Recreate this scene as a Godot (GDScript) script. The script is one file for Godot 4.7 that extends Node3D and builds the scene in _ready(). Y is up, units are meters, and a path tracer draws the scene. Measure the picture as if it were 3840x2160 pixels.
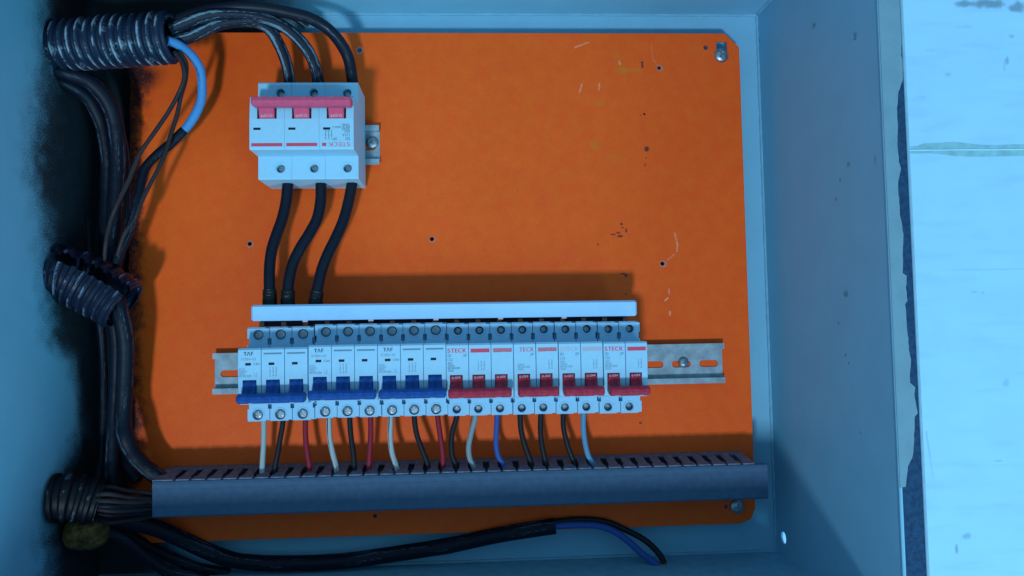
extends Node3D

# All shapes are written in millimetres (x along the breaker row, y up, z out of the mounting plate) and scaled to metres.
const MM := 0.001
var taken := {}
var cache := {}
var mats := {}
var font: SystemFont
var font_bold: SystemFont

func _ready() -> void:
	# ---- camera, surroundings, light, exposure
	var cam := Camera3D.new()
	cam.name = "camera"
	cam.fov = 41.12
	cam.near = 0.02
	cam.far = 60.0
	cam.position = Vector3(-13.95, -38.69, 677.39) * MM
	cam.rotation_degrees = Vector3(3.07, -3.07, -1.07)
	add_child(cam)
	cam.current = true
	var world := WorldEnvironment.new()
	world.name = "surroundings"
	var env := Environment.new()
	env.background_mode = Environment.BG_COLOR
	env.background_color = lin(0.18, 0.405, 0.59)
	env.tonemap_mode = Environment.TONE_MAPPER_LINEAR
	env.tonemap_exposure = 1.0
	env.sdfgi_enabled = true
	env.ssao_enabled = true
	env.ssil_enabled = true
	world.environment = env
	add_child(world)
	var lamp := AreaLight3D.new()          # the daylit opening of the room, low and in front of the box
	lamp.name = "window_light"
	lamp.area_size = Vector2(0.32, 0.32)
	lamp.area_normalize_energy = true
	lamp.light_energy = 9.3
	lamp.light_color = lin(0.62, 0.85, 1.0)
	lamp.area_range = 20.0
	lamp.shadow_enabled = true
	add_child(lamp)
	lamp.look_at_from_position(Vector3(-0.50, -1.92, 3.42), Vector3(0, 0.0, 0.05), Vector3.UP)
	var side_lamp := AreaLight3D.new()     # added wide, dim fill light for the side and top walls
	side_lamp.name = "side_fill_light"
	side_lamp.area_size = Vector2(1.2, 1.2)
	side_lamp.area_normalize_energy = true
	side_lamp.light_energy = 3.7
	side_lamp.light_color = lin(0.30, 0.80, 1.0)
	side_lamp.area_range = 20.0
	side_lamp.shadow_enabled = true
	add_child(side_lamp)
	side_lamp.look_at_from_position(Vector3(1.6, -1.85, 1.65), Vector3(0, 0.0, 0.05), Vector3.UP)

	font = SystemFont.new()
	font.font_names = PackedStringArray(["Droid Sans"])
	font_bold = SystemFont.new()
	font_bold.font_names = PackedStringArray(["Droid Sans"])
	font_bold.font_weight = 700
	make_materials()

	# ---- large structure
	build_wall()
	build_enclosure()
	build_plate()
	# ---- objects
	build_rails()
	build_duct()
	build_breakers()
	build_comb()
	build_conduits()
	build_cables()
	build_row_wires()
	build_bottom_cable()

# ------------------------------------------------------------------ helpers
func lin(r: float, g: float, b: float) -> Color:
	return Color(r, g, b).linear_to_srgb()

func numbered(called: String) -> String:
	if not taken.has(called):
		taken[called] = 0
		return called
	taken[called] += 1
	return "%s_%03d" % [called, taken[called]]

func describe(o: Node, label: String, category: String, group := "") -> void:
	o.set_meta("label", label)
	o.set_meta("category", category)
	if group != "":
		o.set_meta("group", group)

func thing(called: String, label: String, category: String, at := Vector3.ZERO, group := "") -> Node3D:
	var o := Node3D.new()
	o.name = numbered(called)
	add_child(o)
	o.position = at * MM
	describe(o, label, category, group)
	return o

func part(called: String, mesh: Mesh, m: Material, parent: Node, at := Vector3.ZERO) -> MeshInstance3D:
	var o := MeshInstance3D.new()
	o.name = called if parent != self else numbered(called)
	o.mesh = mesh
	o.material_override = m
	parent.add_child(o, true)
	o.position = at * MM
	return o

func begin() -> SurfaceTool:
	var st := SurfaceTool.new()
	st.begin(Mesh.PRIMITIVE_TRIANGLES)
	return st

func face(st: SurfaceTool, pts: Array, hint: Vector3) -> void:
	var p := pts.duplicate()
	var n: Vector3 = (p[2] - p[0]).cross(p[1] - p[0])
	if n.length_squared() < 1e-12 and p.size() > 3:
		n = (p[3] - p[0]).cross(p[2] - p[0])
	if n.dot(hint) < 0.0:
		p.reverse()
		n = -n
	n = n.normalized()
	for i in range(1, p.size() - 1):
		for q in [p[0], p[i], p[i + 1]]:
			st.set_normal(n)
			st.set_uv(Vector2(q.x, -q.y) * 0.01)
			st.add_vertex(q * MM)

func bbox(st: SurfaceTool, c: Vector3, s: Vector3, b: float) -> void:
	# a box with chamfered edges
	var h := s * 0.5
	var corner := func(sx: int, sy: int, sz: int, ax: int) -> Vector3:
		var v := Vector3(sx * h.x, sy * h.y, sz * h.z)
		for k in 3:
			if k != ax:
				v[k] -= signf(v[k]) * b
		return c + v
	for ax in 3:
		for sg in [-1, 1]:
			var q := []
			for t in [[-1, -1], [1, -1], [1, 1], [-1, 1]]:
				var d := [0, 0, 0]
				d[ax] = sg
				d[(ax + 1) % 3] = t[0]
				d[(ax + 2) % 3] = t[1]
				q.append(corner.call(d[0], d[1], d[2], ax))
			var n := Vector3.ZERO
			n[ax] = sg
			face(st, q, n)
	if b <= 0.0:
		return
	for ax in 3:            # the edge runs along ax
		var u: int = (ax + 1) % 3
		var v: int = (ax + 2) % 3
		for su in [-1, 1]:
			for sv in [-1, 1]:
				var a := [0, 0, 0]
				a[u] = su
				a[v] = sv
				var q2 := []
				a[ax] = -1
				q2.append(corner.call(a[0], a[1], a[2], u))
				q2.append(corner.call(a[0], a[1], a[2], v))
				a[ax] = 1
				q2.append(corner.call(a[0], a[1], a[2], v))
				q2.append(corner.call(a[0], a[1], a[2], u))
				var n2 := Vector3.ZERO
				n2[u] = su
				n2[v] = sv
				face(st, q2, n2)
	for sx in [-1, 1]:
		for sy in [-1, 1]:
			for sz in [-1, 1]:
				face(st, [corner.call(sx, sy, sz, 0), corner.call(sx, sy, sz, 1), corner.call(sx, sy, sz, 2)], Vector3(sx, sy, sz))

func box_mesh(c: Vector3, s: Vector3, b := 0.3) -> ArrayMesh:
	var st := begin()
	bbox(st, c, s, b)
	return st.commit()

func inset(poly: PackedVector2Array, d: float) -> PackedVector2Array:
	var n := poly.size()
	var area := 0.0
	for i in n:
		area += poly[i].cross(poly[(i + 1) % n])
	var sg := 1.0 if area > 0.0 else -1.0
	var out := PackedVector2Array()
	for i in n:
		var e1 := (poly[i] - poly[(i + n - 1) % n]).normalized()
		var e2 := (poly[(i + 1) % n] - poly[i]).normalized()
		var n1 := Vector2(-e1.y, e1.x) * sg
		var n2 := Vector2(-e2.y, e2.x) * sg
		var m := (n1 + n2)
		m = m / maxf(0.35, m.dot(n1))
		out.append(poly[i] + m * d)
	return out

func to3(p: Vector2, w: float, axis: String) -> Vector3:
	if axis == "x":
		return Vector3(w, p.y, p.x)        # profile given as (z, y)
	if axis == "y":
		return Vector3(p.x, w, p.y)        # profile given as (x, z)
	return Vector3(p.x, p.y, w)            # profile given as (x, y)

func prism(st: SurfaceTool, poly: PackedVector2Array, w0: float, w1: float, b: float, axis: String) -> void:
	var n := poly.size()
	var area := 0.0
	for i in n:
		area += poly[i].cross(poly[(i + 1) % n])
	var sg := 1.0 if area > 0.0 else -1.0
	var small := inset(poly, b) if b > 0.0 else poly
	var rings := []
	if b > 0.0:
		rings = [[small, w0], [poly, w0 + b], [poly, w1 - b], [small, w1]]
	else:
		rings = [[poly, w0], [poly, w1]]
	for r in rings.size() - 1:
		for i in n:
			var j := (i + 1) % n
			var e: Vector2 = poly[j] - poly[i]
			var o2 := Vector2(e.y, -e.x) * sg
			var lean := 0.0
			if b > 0.0:
				lean = -1.0 if r == 0 else (1.0 if r == 2 else 0.0)
			var hint := to3(o2.normalized(), lean, axis)
			face(st, [to3(rings[r][0][i], rings[r][1], axis), to3(rings[r][0][j], rings[r][1], axis), to3(rings[r + 1][0][j], rings[r + 1][1], axis), to3(rings[r + 1][0][i], rings[r + 1][1], axis)], hint)
	var idx := Geometry2D.triangulate_polygon(small)
	for k in range(0, idx.size(), 3):
		face(st, [to3(small[idx[k]], w0, axis), to3(small[idx[k + 1]], w0, axis), to3(small[idx[k + 2]], w0, axis)], to3(Vector2.ZERO, -1.0, axis))
		face(st, [to3(small[idx[k]], w1, axis), to3(small[idx[k + 1]], w1, axis), to3(small[idx[k + 2]], w1, axis)], to3(Vector2.ZERO, 1.0, axis))

func prism_mesh(poly: Array, w0: float, w1: float, b: float, axis: String) -> ArrayMesh:
	var st := begin()
	prism(st, PackedVector2Array(poly), w0, w1, b, axis)
	return st.commit()

func lathe(prof: Array, seg := 24) -> ArrayMesh:
	# profile of (radius, z) from the back to the front, turned round the z axis
	var st := begin()
	for k in prof.size() - 1:
		var a: Vector2 = prof[k]
		var b: Vector2 = prof[k + 1]
		for i in seg:
			var t0 := TAU * i / seg
			var t1 := TAU * (i + 1) / seg
			var q := [Vector3(a.x * cos(t0), a.x * sin(t0), a.y), Vector3(a.x * cos(t1), a.x * sin(t1), a.y), Vector3(b.x * cos(t1), b.x * sin(t1), b.y), Vector3(b.x * cos(t0), b.x * sin(t0), b.y)]
			if a.x < 1e-6:
				q = [q[0], q[2], q[3]]
			elif b.x < 1e-6:
				q = [q[0], q[1], q[2]]
			var d := b - a
			var mid := (t0 + t1) * 0.5
			face(st, q, Vector3(cos(mid) * d.y, sin(mid) * d.y, -d.x))
	return st.commit()

func smooth_path(pts: Array, step: float) -> Array:
	var c := Curve3D.new()
	c.bake_interval = step
	for i in pts.size():
		var p: Vector3 = pts[i]
		var a: Vector3 = pts[maxi(i - 1, 0)]
		var b: Vector3 = pts[mini(i + 1, pts.size() - 1)]
		var t := (b - a).normalized()
		c.add_point(p, -t * (p - a).length() * 0.33, t * (b - p).length() * 0.33)
	var total := c.get_baked_length()
	var n := maxi(2, int(total / step))
	var out := []
	for i in n + 1:
		out.append(c.sample_baked(total * i / n, true))
	return out

func tube(pts: Array, rad: Callable, seg := 14, step := 2.0, a0 := 0.0, a1 := TAU, caps := true, st_in: SurfaceTool = null, flip := false, up0 := Vector3.ZERO) -> SurfaceTool:
	# swept tube; rad(s) is the radius at length s (mm); a0..a1 leaves an opening when less than a full turn
	var st := st_in if st_in else begin()
	var path := smooth_path(pts, step)
	var n := path.size()
	var t: Array = []
	for i in n:
		t.append((path[mini(i + 1, n - 1)] - path[maxi(i - 1, 0)]).normalized())
	var up := up0
	if up == Vector3.ZERO:
		up = Vector3(0, 0, 1) if absf(t[0].z) < 0.8 else Vector3(0, 1, 0)
	var rings := []
	var norms := []
	var ss := []
	var s := 0.0
	for i in n:
		if i > 0:
			s += (path[i] - path[i - 1]).length()
		up = (up - t[i] * up.dot(t[i])).normalized()
		var side: Vector3 = t[i].cross(up).normalized()
		var r: float = rad.call(s)
		var slope: float = (rad.call(s + 0.2) - rad.call(s - 0.2)) / 0.4
		var ring := []
		var nr := []
		for k in seg + 1:
			var a := a0 + (a1 - a0) * k / seg
			var d: Vector3 = up * cos(a) + side * sin(a)
			ring.append(path[i] + d * r)
			var nn: Vector3 = (d - t[i] * slope).normalized()
			nr.append(-nn if flip else nn)
		rings.append(ring)
		norms.append(nr)
		ss.append(s)
	for i in n - 1:
		for k in seg:
			var q := [[i, k], [i + 1, k], [i + 1, k + 1], [i, k + 1]]
			var nrm: Vector3 = (rings[q[2][0]][q[2][1]] - rings[q[0][0]][q[0][1]]).cross(rings[q[1][0]][q[1][1]] - rings[q[0][0]][q[0][1]])
			if nrm.dot(norms[i][k]) < 0.0:
				q.reverse()
			for w in [0, 1, 2, 0, 2, 3]:
				var e: Array = q[w]
				st.set_normal(norms[e[0]][e[1]])
				st.set_uv(Vector2(float(e[1]) / seg, ss[e[0]] * 0.01))
				st.add_vertex(rings[e[0]][e[1]] * MM)
	if caps:
		for e in [0, n - 1]:
			var fan: Array = rings[e].slice(0, seg)
			face(st, fan, -t[0] if e == 0 else t[n - 1])
	return st

func cable_mesh(pts: Array, r: float, seg := 14, step := 2.0) -> ArrayMesh:
	return tube(pts, func(_s): return r, seg, step).commit()

func lumpy_cable(pts: Array, r: float, sd: int, amp := 0.05) -> ArrayMesh:
	var fn := FastNoiseLite.new()
	fn.seed = sd
	fn.frequency = 0.045
	return tube(pts, func(s): return r * (1.0 + amp * fn.get_noise_1d(s)), 16, 2.0).commit()

func bake(root: CSGShape3D, uv_from := Vector2.ZERO, uv_size := Vector2.ZERO, by_z := false) -> ArrayMesh:
	add_child(root)
	var dyn = root
	dyn._update_shape()
	var m: ArrayMesh = root.bake_static_mesh()
	remove_child(root)
	root.free()
	if uv_size == Vector2.ZERO:
		return m
	var arr := m.surface_get_arrays(0)
	var v: PackedVector3Array = arr[Mesh.ARRAY_VERTEX]
	var uv := PackedVector2Array()
	for p in v:
		uv.append(Vector2(((p.z if by_z else p.x) / MM - uv_from.x) / uv_size.x, 1.0 - (p.y / MM - uv_from.y) / uv_size.y))
	arr[Mesh.ARRAY_TEX_UV] = uv
	arr[Mesh.ARRAY_TANGENT] = null
	var out := ArrayMesh.new()
	out.add_surface_from_arrays(Mesh.PRIMITIVE_TRIANGLES, arr)
	return out

func csg_mesh(m: Mesh) -> CSGMesh3D:
	var c := CSGMesh3D.new()
	c.mesh = m
	return c

func cut_cyl(parent: Node, at: Vector3, r: float, h: float, axis: String, sides := 20) -> void:
	var c := CSGCylinder3D.new()
	c.radius = r * MM
	c.height = h * MM
	c.sides = sides
	c.smooth_faces = false
	c.operation = CSGShape3D.OPERATION_SUBTRACTION
	c.position = at * MM
	if axis == "z":
		c.rotation_degrees.x = 90
	elif axis == "x":
		c.rotation_degrees.z = 90
	parent.add_child(c)

func cut_box(parent: Node, at: Vector3, s: Vector3, turn := 0.0) -> void:
	var c := CSGBox3D.new()
	c.size = s * MM
	c.operation = CSGShape3D.OPERATION_SUBTRACTION
	c.position = at * MM
	c.rotation.z = turn
	parent.add_child(c)

# ------------------------------------------------------------------ materials
func fnl(sd: int, freq: float, oct := 3) -> FastNoiseLite:
	var f := FastNoiseLite.new()
	f.seed = sd
	f.noise_type = FastNoiseLite.TYPE_SIMPLEX_SMOOTH
	f.frequency = freq
	f.fractal_octaves = oct
	return f

func tex_of(img: Image) -> ImageTexture:
	img.generate_mipmaps()
	return ImageTexture.create_from_image(img)

func relief(sd: int, freq: float, strength: float, size := 256) -> ImageTexture:
	var img := fnl(sd, freq, 2).get_seamless_image(size, size)
	img.bump_map_to_normal_map(strength)
	return tex_of(img)

func mottled(sd: int, freq: float, lo: float, hi: float, size := 256, fine := 0.0) -> ImageTexture:
	# a grey multiplier: broad tone changes plus fine grain
	var a := fnl(sd, freq, 4).get_seamless_image(size, size)
	var img := Image.create_empty(size, size, false, Image.FORMAT_RGB8)
	var rng := RandomNumberGenerator.new()
	rng.seed = sd
	for y in size:
		for x in size:
			var v := lerpf(lo, hi, a.get_pixel(x, y).r) + rng.randf_range(-fine, fine)
			img.set_pixel(x, y, Color(v, v, v))
	return tex_of(img)

func mat(c: Color, rough: float, metal := 0.0) -> StandardMaterial3D:
	var m := StandardMaterial3D.new()
	m.albedo_color = c
	m.roughness = rough
	m.metallic = metal
	m.metallic_specular = 0.3
	return m

func grain(m: StandardMaterial3D, albedo: Texture2D, nrm: Texture2D, per_metre: float, nscale := 0.3) -> StandardMaterial3D:
	if albedo:
		m.albedo_texture = albedo
	if nrm:
		m.normal_enabled = true
		m.normal_texture = nrm
		m.normal_scale = nscale
	m.uv1_triplanar = true
	m.uv1_scale = Vector3.ONE * per_metre
	return m

func streaks(sd: int, dark: Color, pale: Color, amount: float, size := 256) -> ImageTexture:
	# cable jacket: dark, with chalky scuffed patches drawn out along the length
	var f := fnl(sd, 0.035, 4)
	var g := fnl(sd + 7, 0.2, 2)
	var img := Image.create_empty(size, size, false, Image.FORMAT_RGB8)
	for y in size:
		for x in size:
			var ang := TAU * x / size
			var v := f.get_noise_3d(cos(ang) * 40.0, sin(ang) * 40.0, y * 0.22) + 0.35 * g.get_noise_3d(cos(ang) * 40.0, sin(ang) * 40.0, y * 0.6)
			var k := smoothstep(0.45 - amount, 0.85 - amount, v)
			img.set_pixel(x, y, dark.lerp(pale, k).linear_to_srgb())
	return tex_of(img)

func ridge_mat(sd: int, dark: Color, pale: Color, amount: float, pitch: float, rough: float) -> StandardMaterial3D:
	# corrugated conduit: crests rubbed chalky in places, with ridge highlights painted into the same pale
	var f := fnl(sd, 0.03, 3)
	var g := fnl(sd + 3, 0.25, 2)
	var img := Image.create_empty(256, 512, false, Image.FORMAT_RGB8)
	for y in 512:
		for x in 256:
			var ang := TAU * x / 256.0
			var ph := fposmod(y * 8.0 / 512.0, 1.0)
			var crest := smoothstep(0.10, 0.20, ph) * (1.0 - smoothstep(0.26, 0.46, ph))
			var n := f.get_noise_3d(cos(ang) * 40.0, sin(ang) * 40.0, y * 0.35) + 0.4 * g.get_noise_3d(cos(ang) * 40.0, sin(ang) * 40.0, y * 0.5)
			var k := crest * smoothstep(0.25 - amount, 0.75 - amount, n) + 0.5 * smoothstep(0.75 - amount, 1.1 - amount, n)
			img.set_pixel(x, y, dark.lerp(pale, clampf(k, 0.0, 1.0)).linear_to_srgb())
	var m := mat(Color.WHITE, rough)
	m.albedo_texture = tex_of(img)
	m.uv1_scale = Vector3(1, 100.0 / (pitch * 8.0), 1)
	return m

func jacket(sd: int, dark: Color, pale: Color, amount: float, rough: float) -> StandardMaterial3D:
	var m := mat(Color.WHITE, rough)
	m.albedo_texture = streaks(sd, dark, pale, amount)
	m.uv1_scale = Vector3(1, 0.7, 1)
	return m

func make_materials() -> void:
	var bump := relief(3, 0.12, 3.0)
	var fine_bump := relief(5, 0.3, 3.0)
	var tone := mottled(11, 0.02, 0.9, 1.0, 256, 0.035)
	var worn := mottled(12, 0.03, 0.72, 1.0, 256, 0.06)
	var even := mottled(13, 0.02, 0.97, 1.0, 256, 0.02)
	mats.paint = grain(mat(lin(0.195, 0.45, 0.62), 0.55), tone, bump, 12.0, 0.18)
	mats.white = grain(mat(lin(0.33, 0.58, 0.775), 0.5), even, fine_bump, 25.0, 0.06)
	mats.white_main = grain(mat(lin(0.34, 0.60, 0.78), 0.45), even, fine_bump, 25.0, 0.05)
	mats.cover = grain(mat(lin(0.36, 0.62, 0.90), 0.3), even, null, 9.0)
	mats.blue = grain(mat(lin(0.008, 0.085, 0.37), 0.42), worn, fine_bump, 30.0, 0.06)
	mats.red = grain(mat(lin(0.52, 0.035, 0.075), 0.42), worn, fine_bump, 30.0, 0.06)
	mats.pink_red = grain(mat(lin(0.70, 0.095, 0.19), 0.4), tone, fine_bump, 30.0, 0.05)
	mats.print_red = mat(lin(0.62, 0.07, 0.12), 0.6)
	mats.print_worn = grain(mat(lin(0.66, 0.20, 0.26), 0.65), mottled(41, 0.09, 0.7, 1.1, 128, 0.0), null, 60.0)
	mats.print_faded = mat(lin(0.44, 0.40, 0.50), 0.65)
	mats.print_grey = mat(lin(0.045, 0.09, 0.14), 0.6)
	mats.print_pale = mat(lin(0.13, 0.23, 0.32), 0.6)
	mats.print_pink = mat(lin(0.85, 0.62, 0.68), 0.6)
	mats.black = mat(lin(0.012, 0.016, 0.022), 0.5)
	mats.steel = grain(mat(lin(0.42, 0.5, 0.56), 0.38, 0.85), worn, fine_bump, 40.0, 0.15)
	mats.zinc = grain(mat(lin(0.36, 0.46, 0.53), 0.5, 0.35), mottled(21, 0.02, 0.8, 1.03, 256, 0.05), fine_bump, 14.0, 0.12)
	mats.duct = grain(mat(lin(0.062, 0.125, 0.215), 0.65), tone, fine_bump, 20.0, 0.12)
	mats.duct_base = grain(mat(lin(0.20, 0.23, 0.31), 0.65), worn, fine_bump, 20.0, 0.12)
	mats.maroon = mat(lin(0.035, 0.012, 0.016), 0.6)
	mats.tab = mat(lin(0.6, 0.45, 0.5), 0.5)
	mats.gasket = grain(mat(lin(0.018, 0.065, 0.15), 0.8), mottled(31, 0.05, 0.75, 1.05, 256, 0.08), fine_bump, 16.0, 0.4)
	mats.lip = grain(mat(lin(0.26, 0.46, 0.60), 0.5), tone, null, 12.0)
	mats.cable_scuffed = jacket(51, Color(0.007, 0.012, 0.026), Color(0.17, 0.28, 0.36), 0.34, 0.5)
	mats.cable_sooty = jacket(52, Color(0.004, 0.007, 0.016), Color(0.07, 0.11, 0.17), 0.19, 0.5)
	mats.cable_black = jacket(53, Color(0.006, 0.010, 0.020), Color(0.02, 0.035, 0.06), 0.05, 0.3)
	mats.cable_top = jacket(54, Color(0.007, 0.011, 0.022), Color(0.09, 0.14, 0.20), 0.06, 0.45)
	mats.sleeve = grain(mat(lin(0.014, 0.017, 0.022), 0.28), worn, relief(9, 0.05, 6.0), 40.0, 0.7)
	mats.light_blue = jacket(55, Color(0.07, 0.26, 0.56), Color(0.012, 0.03, 0.06), 0.24, 0.5)
	mats.brown = jacket(56, Color(0.028, 0.02, 0.024), Color(0.17, 0.18, 0.19), 0.13, 0.6)
	mats.wire_white = jacket(57, Color(0.36, 0.44, 0.44), Color(0.02, 0.022, 0.025), 0.14, 0.5)
	mats.wire_stained = jacket(58, Color(0.40, 0.47, 0.47), Color(0.012, 0.012, 0.014), 0.40, 0.5)
	mats.wire_grey = jacket(59, Color(0.24, 0.31, 0.34), Color(0.12, 0.15, 0.16), 0.1, 0.5)
	mats.wire_black = mat(lin(0.014, 0.015, 0.019), 0.4)
	mats.wire_red = jacket(60, Color(0.26, 0.018, 0.035), Color(0.10, 0.012, 0.02), 0.15, 0.4)
	mats.wire_blue = mat(lin(0.035, 0.09, 0.33), 0.42)
	mats.wire_sky = mat(lin(0.10, 0.28, 0.46), 0.42)
	mats.conduit = ridge_mat(61, Color(0.012, 0.024, 0.050), Color(0.22, 0.32, 0.40), 0.42, 7.0, 0.4)
	mats.conduit_dark = ridge_mat(62, Color(0.009, 0.014, 0.032), Color(0.13, 0.18, 0.26), 0.26, 7.6, 0.34)
	mats.conduit_black = ridge_mat(63, Color(0.005, 0.007, 0.012), Color(0.13, 0.15, 0.17), 0.10, 8.0, 0.5)
	mats.lump = grain(mat(lin(0.26, 0.16, 0.05), 0.7), mottled(33, 0.03, 0.3, 1.1, 256, 0.1), fine_bump, 14.0, 0.4)
	mats.copper = mat(lin(0.32, 0.13, 0.08), 0.5, 0.6)
	mats.rust = mat(lin(0.16, 0.10, 0.07), 0.8)

func paint_with_soot(size_mm: Vector2, px: float, base: Color, soot: Callable) -> ImageTexture:
	# sheet-metal paint, computed per pixel; soot(u_mm, v_mm) tells how much burnt deposit lies there, broken up into grains
	var w := int(size_mm.x * px)
	var h := int(size_mm.y * px)
	var img := Image.create_empty(w, h, false, Image.FORMAT_RGB8)
	var coarse := fnl(71, 0.02, 4)
	var speck := fnl(72, 0.35, 2)
	var rng := RandomNumberGenerator.new()
	rng.seed = 77
	for j in h:
		for i in w:
			var u := i / px
			var v := size_mm.y - j / px
			var k: float = soot.call(u, v)
			var tone := 1.0 + 0.05 * coarse.get_noise_2d(u, v) + rng.randf_range(-0.035, 0.035)
			var c := base * tone
			if k > 0.0:
				var g := k + 0.16 * coarse.get_noise_2d(u * 2.5, v * 2.5) + 0.42 * speck.get_noise_2d(u * 2.0, v * 2.0) * smoothstep(0.0, 0.35, k)
				var a := smoothstep(0.0, 1.08, g)
				c = c.lerp(Color(0.008, 0.009, 0.012) * (1.0 + 0.8 * absf(coarse.get_noise_2d(u * 4.0, v * 4.0))), a * 0.97)
			c.a = 1.0
			img.set_pixel(i, j, c.linear_to_srgb())
	return tex_of(img)

func sheet_mat(t: Texture2D, rough: float) -> StandardMaterial3D:
	var m := mat(Color.WHITE, rough)
	m.albedo_texture = t
	m.texture_repeat = false
	return m

func uv_sheet(a: Vector3, b: Vector3, c: Vector3, d: Vector3, thick: Vector3) -> ArrayMesh:
	# slab whose front face a(bottom left) b(bottom right) c(top right) d(top left) carries the texture once; thick points to its back
	var st := begin()
	var n := -thick.normalized()
	var uvs := {0: Vector2(0, 1), 1: Vector2(1, 1), 2: Vector2(1, 0), 3: Vector2(0, 0)}
	var p := [a, b, c, d]
	var order := [0, 1, 2, 0, 2, 3]
	var t: Vector3 = (p[2] - p[0]).cross(p[1] - p[0])
	if t.dot(n) < 0.0:
		order = [2, 1, 0, 3, 2, 0]
	for k in order:
		st.set_normal(n)
		st.set_uv(uvs[k])
		st.add_vertex(p[k] * MM)
	var q := [a + thick, b + thick, c + thick, d + thick]
	for set_ in [[q, thick], [[a, b, q[1], q[0]], a - d], [[d, c, q[2], q[3]], d - a], [[a, d, q[3], q[0]], a - b], [[b, c, q[2], q[1]], b - a]]:
		var f: Array = set_[0]
		var hint: Vector3 = set_[1]
		var nn: Vector3 = (f[2] - f[0]).cross(f[1] - f[0])
		var ff := f.duplicate()
		if nn.dot(hint) < 0.0:
			ff.reverse()
		for k in [0, 1, 2, 0, 2, 3]:
			st.set_normal(hint.normalized())
			st.set_uv(Vector2(0.98, 0.5))
			st.add_vertex(ff[k] * MM)
	return st.commit()

# ------------------------------------------------------------------ the wall behind the box
func build_wall() -> void:
	var w := Node3D.new()
	w.name = "wall"
	w.set_meta("kind", "structure")
	w.set_meta("label", "pale painted wall with a sealed horizontal joint behind the enclosure")
	add_child(w)
	var size := Vector2(520, 620)
	var px := 2.0
	var stain := fnl(81, 0.006, 4)
	var band := fnl(82, 0.02, 3)
	var marks := [[471, 268, 14, 4, 0.75], [489, 268, 22, 5, 0.8], [519, 265, 10, 6, 0.75], [506, 212, 2, 5, 0.5], [503, 206, 1.5, 5, 0.3], [446, 198.7, 4, 3, 0.35], [512, 236, 3, 2, 0.4], [443, -238, 5, 3, 0.45], [432, -250, 1.3, 5, 0.6], [477, -170, 5, 1, 0.5], [488, -98, 4, 4, 0.25], [421, 176, 9, 2, 0.16], [430, 222, 7, 2, 0.15], [465, 245, 12, 2, 0.15], [470, -12, 2, 2, 0.4], [462, -11, 4, 1, 0.35], [480, 10, 50, 0.8, 0.25]]
	for half in [["panel", 124.9, 435.0], ["panel", -495.0, 124.1]]:
		var y0: float = half[1]
		var y1: float = half[2]
		var hh := y1 - y0
		var rng := RandomNumberGenerator.new()
		rng.seed = int(y0)
		var img := Image.create_empty(int(size.x * px * 0.5), int(hh * px * 0.5), false, Image.FORMAT_RGB8)
		for j in img.get_height():
			for i in img.get_width():
				var x := 230.0 + i
				var y := y1 - j
				var t := 1.0 + 0.035 * stain.get_noise_2d(x * 1.0, y * 5.0) + 0.03 * band.get_noise_2d(x, y) + rng.randf_range(-0.012, 0.012)
				var dirt := smoothstep(0.1, 0.7, band.get_noise_2d(x * 0.45 + 300.0, y * 2.6)) * 0.10
				for m in marks:
					var d := Vector2((x - m[0]) / m[2], (y - m[1]) / m[3])
					if d.length_squared() < 2.5:
						dirt = maxf(dirt, m[4] * smoothstep(1.2, 0.4, d.length() + 0.5 * band.get_noise_2d(x * 4.0, y * 4.0)))
				# a long pencil-thin scrape
				if y < -140.0 and y > -200.0:
					var lx := 408.4 + (-142.8 - y) * 0.105
					dirt = maxf(dirt, 0.4 * smoothstep(1.2, 0.2, absf(x - lx)) * smoothstep(-205.0, -150.0, y))
				var c := Color(0.36, 0.635, 0.89) * t
				c = c.lerp(Color(0.13, 0.22, 0.28), dirt)
				c.a = 1.0
				img.set_pixel(i, j, c.linear_to_srgb())
		var m := sheet_mat(tex_of(img), 0.6)
		part("panel", uv_sheet(Vector3(230, y0, -25), Vector3(750, y0, -25), Vector3(750, y1, -25), Vector3(230, y1, -25), Vector3(0, 0, -60)), m, w)
		var rest := begin()
		bbox(rest, Vector3(-135, (y0 + y1) * 0.5, -55), Vector3(729.6, hh, 60), 0.2)
		var pl := grain(mat(lin(0.36, 0.635, 0.89), 0.6), null, null, 4.0)
		part("panel", rest.commit(), pl, w)
	# sealant squeezed out of the joint and wiped flat
	var n1 := fnl(91, 0.02, 3)
	var top := []
	var low := []
	for i in 60:
		var x := 378.0 + i * 6.0
		var up := 3.4 + 3.6 * smoothstep(410, 422, x) * (1.0 - 0.7 * smoothstep(445, 480, x)) + 1.0 * n1.get_noise_1d(x)
		var dn := 3.0 + 3.4 * smoothstep(425, 455, x) + 1.0 * n1.get_noise_1d(x + 500.0)
		top.append(Vector2(x, 124.5 + up))
		low.append(Vector2(x, 124.5 - dn))
	low.reverse()
	var st := begin()
	prism(st, PackedVector2Array(top + low), -25.2, -24.7, 0.0, "z")
	part("sealant", st.commit(), grain(mat(lin(0.29, 0.545, 0.62), 0.45), mottled(35, 0.03, 0.86, 1.0, 256, 0.02), null, 9.0), w)
	var bead := []
	for i in 40:
		bead.append(Vector3(378.0 + i * 9.3, 124.5 + 0.25 * n1.get_noise_1d(i * 40.0), -24.6))
	part("sealant_bead", tube(bead, func(s): return 0.55 + 0.25 * n1.get_noise_1d(s * 2.0), 8, 4.0).commit(), mat(lin(0.42, 0.74, 0.92), 0.35), w)

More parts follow.
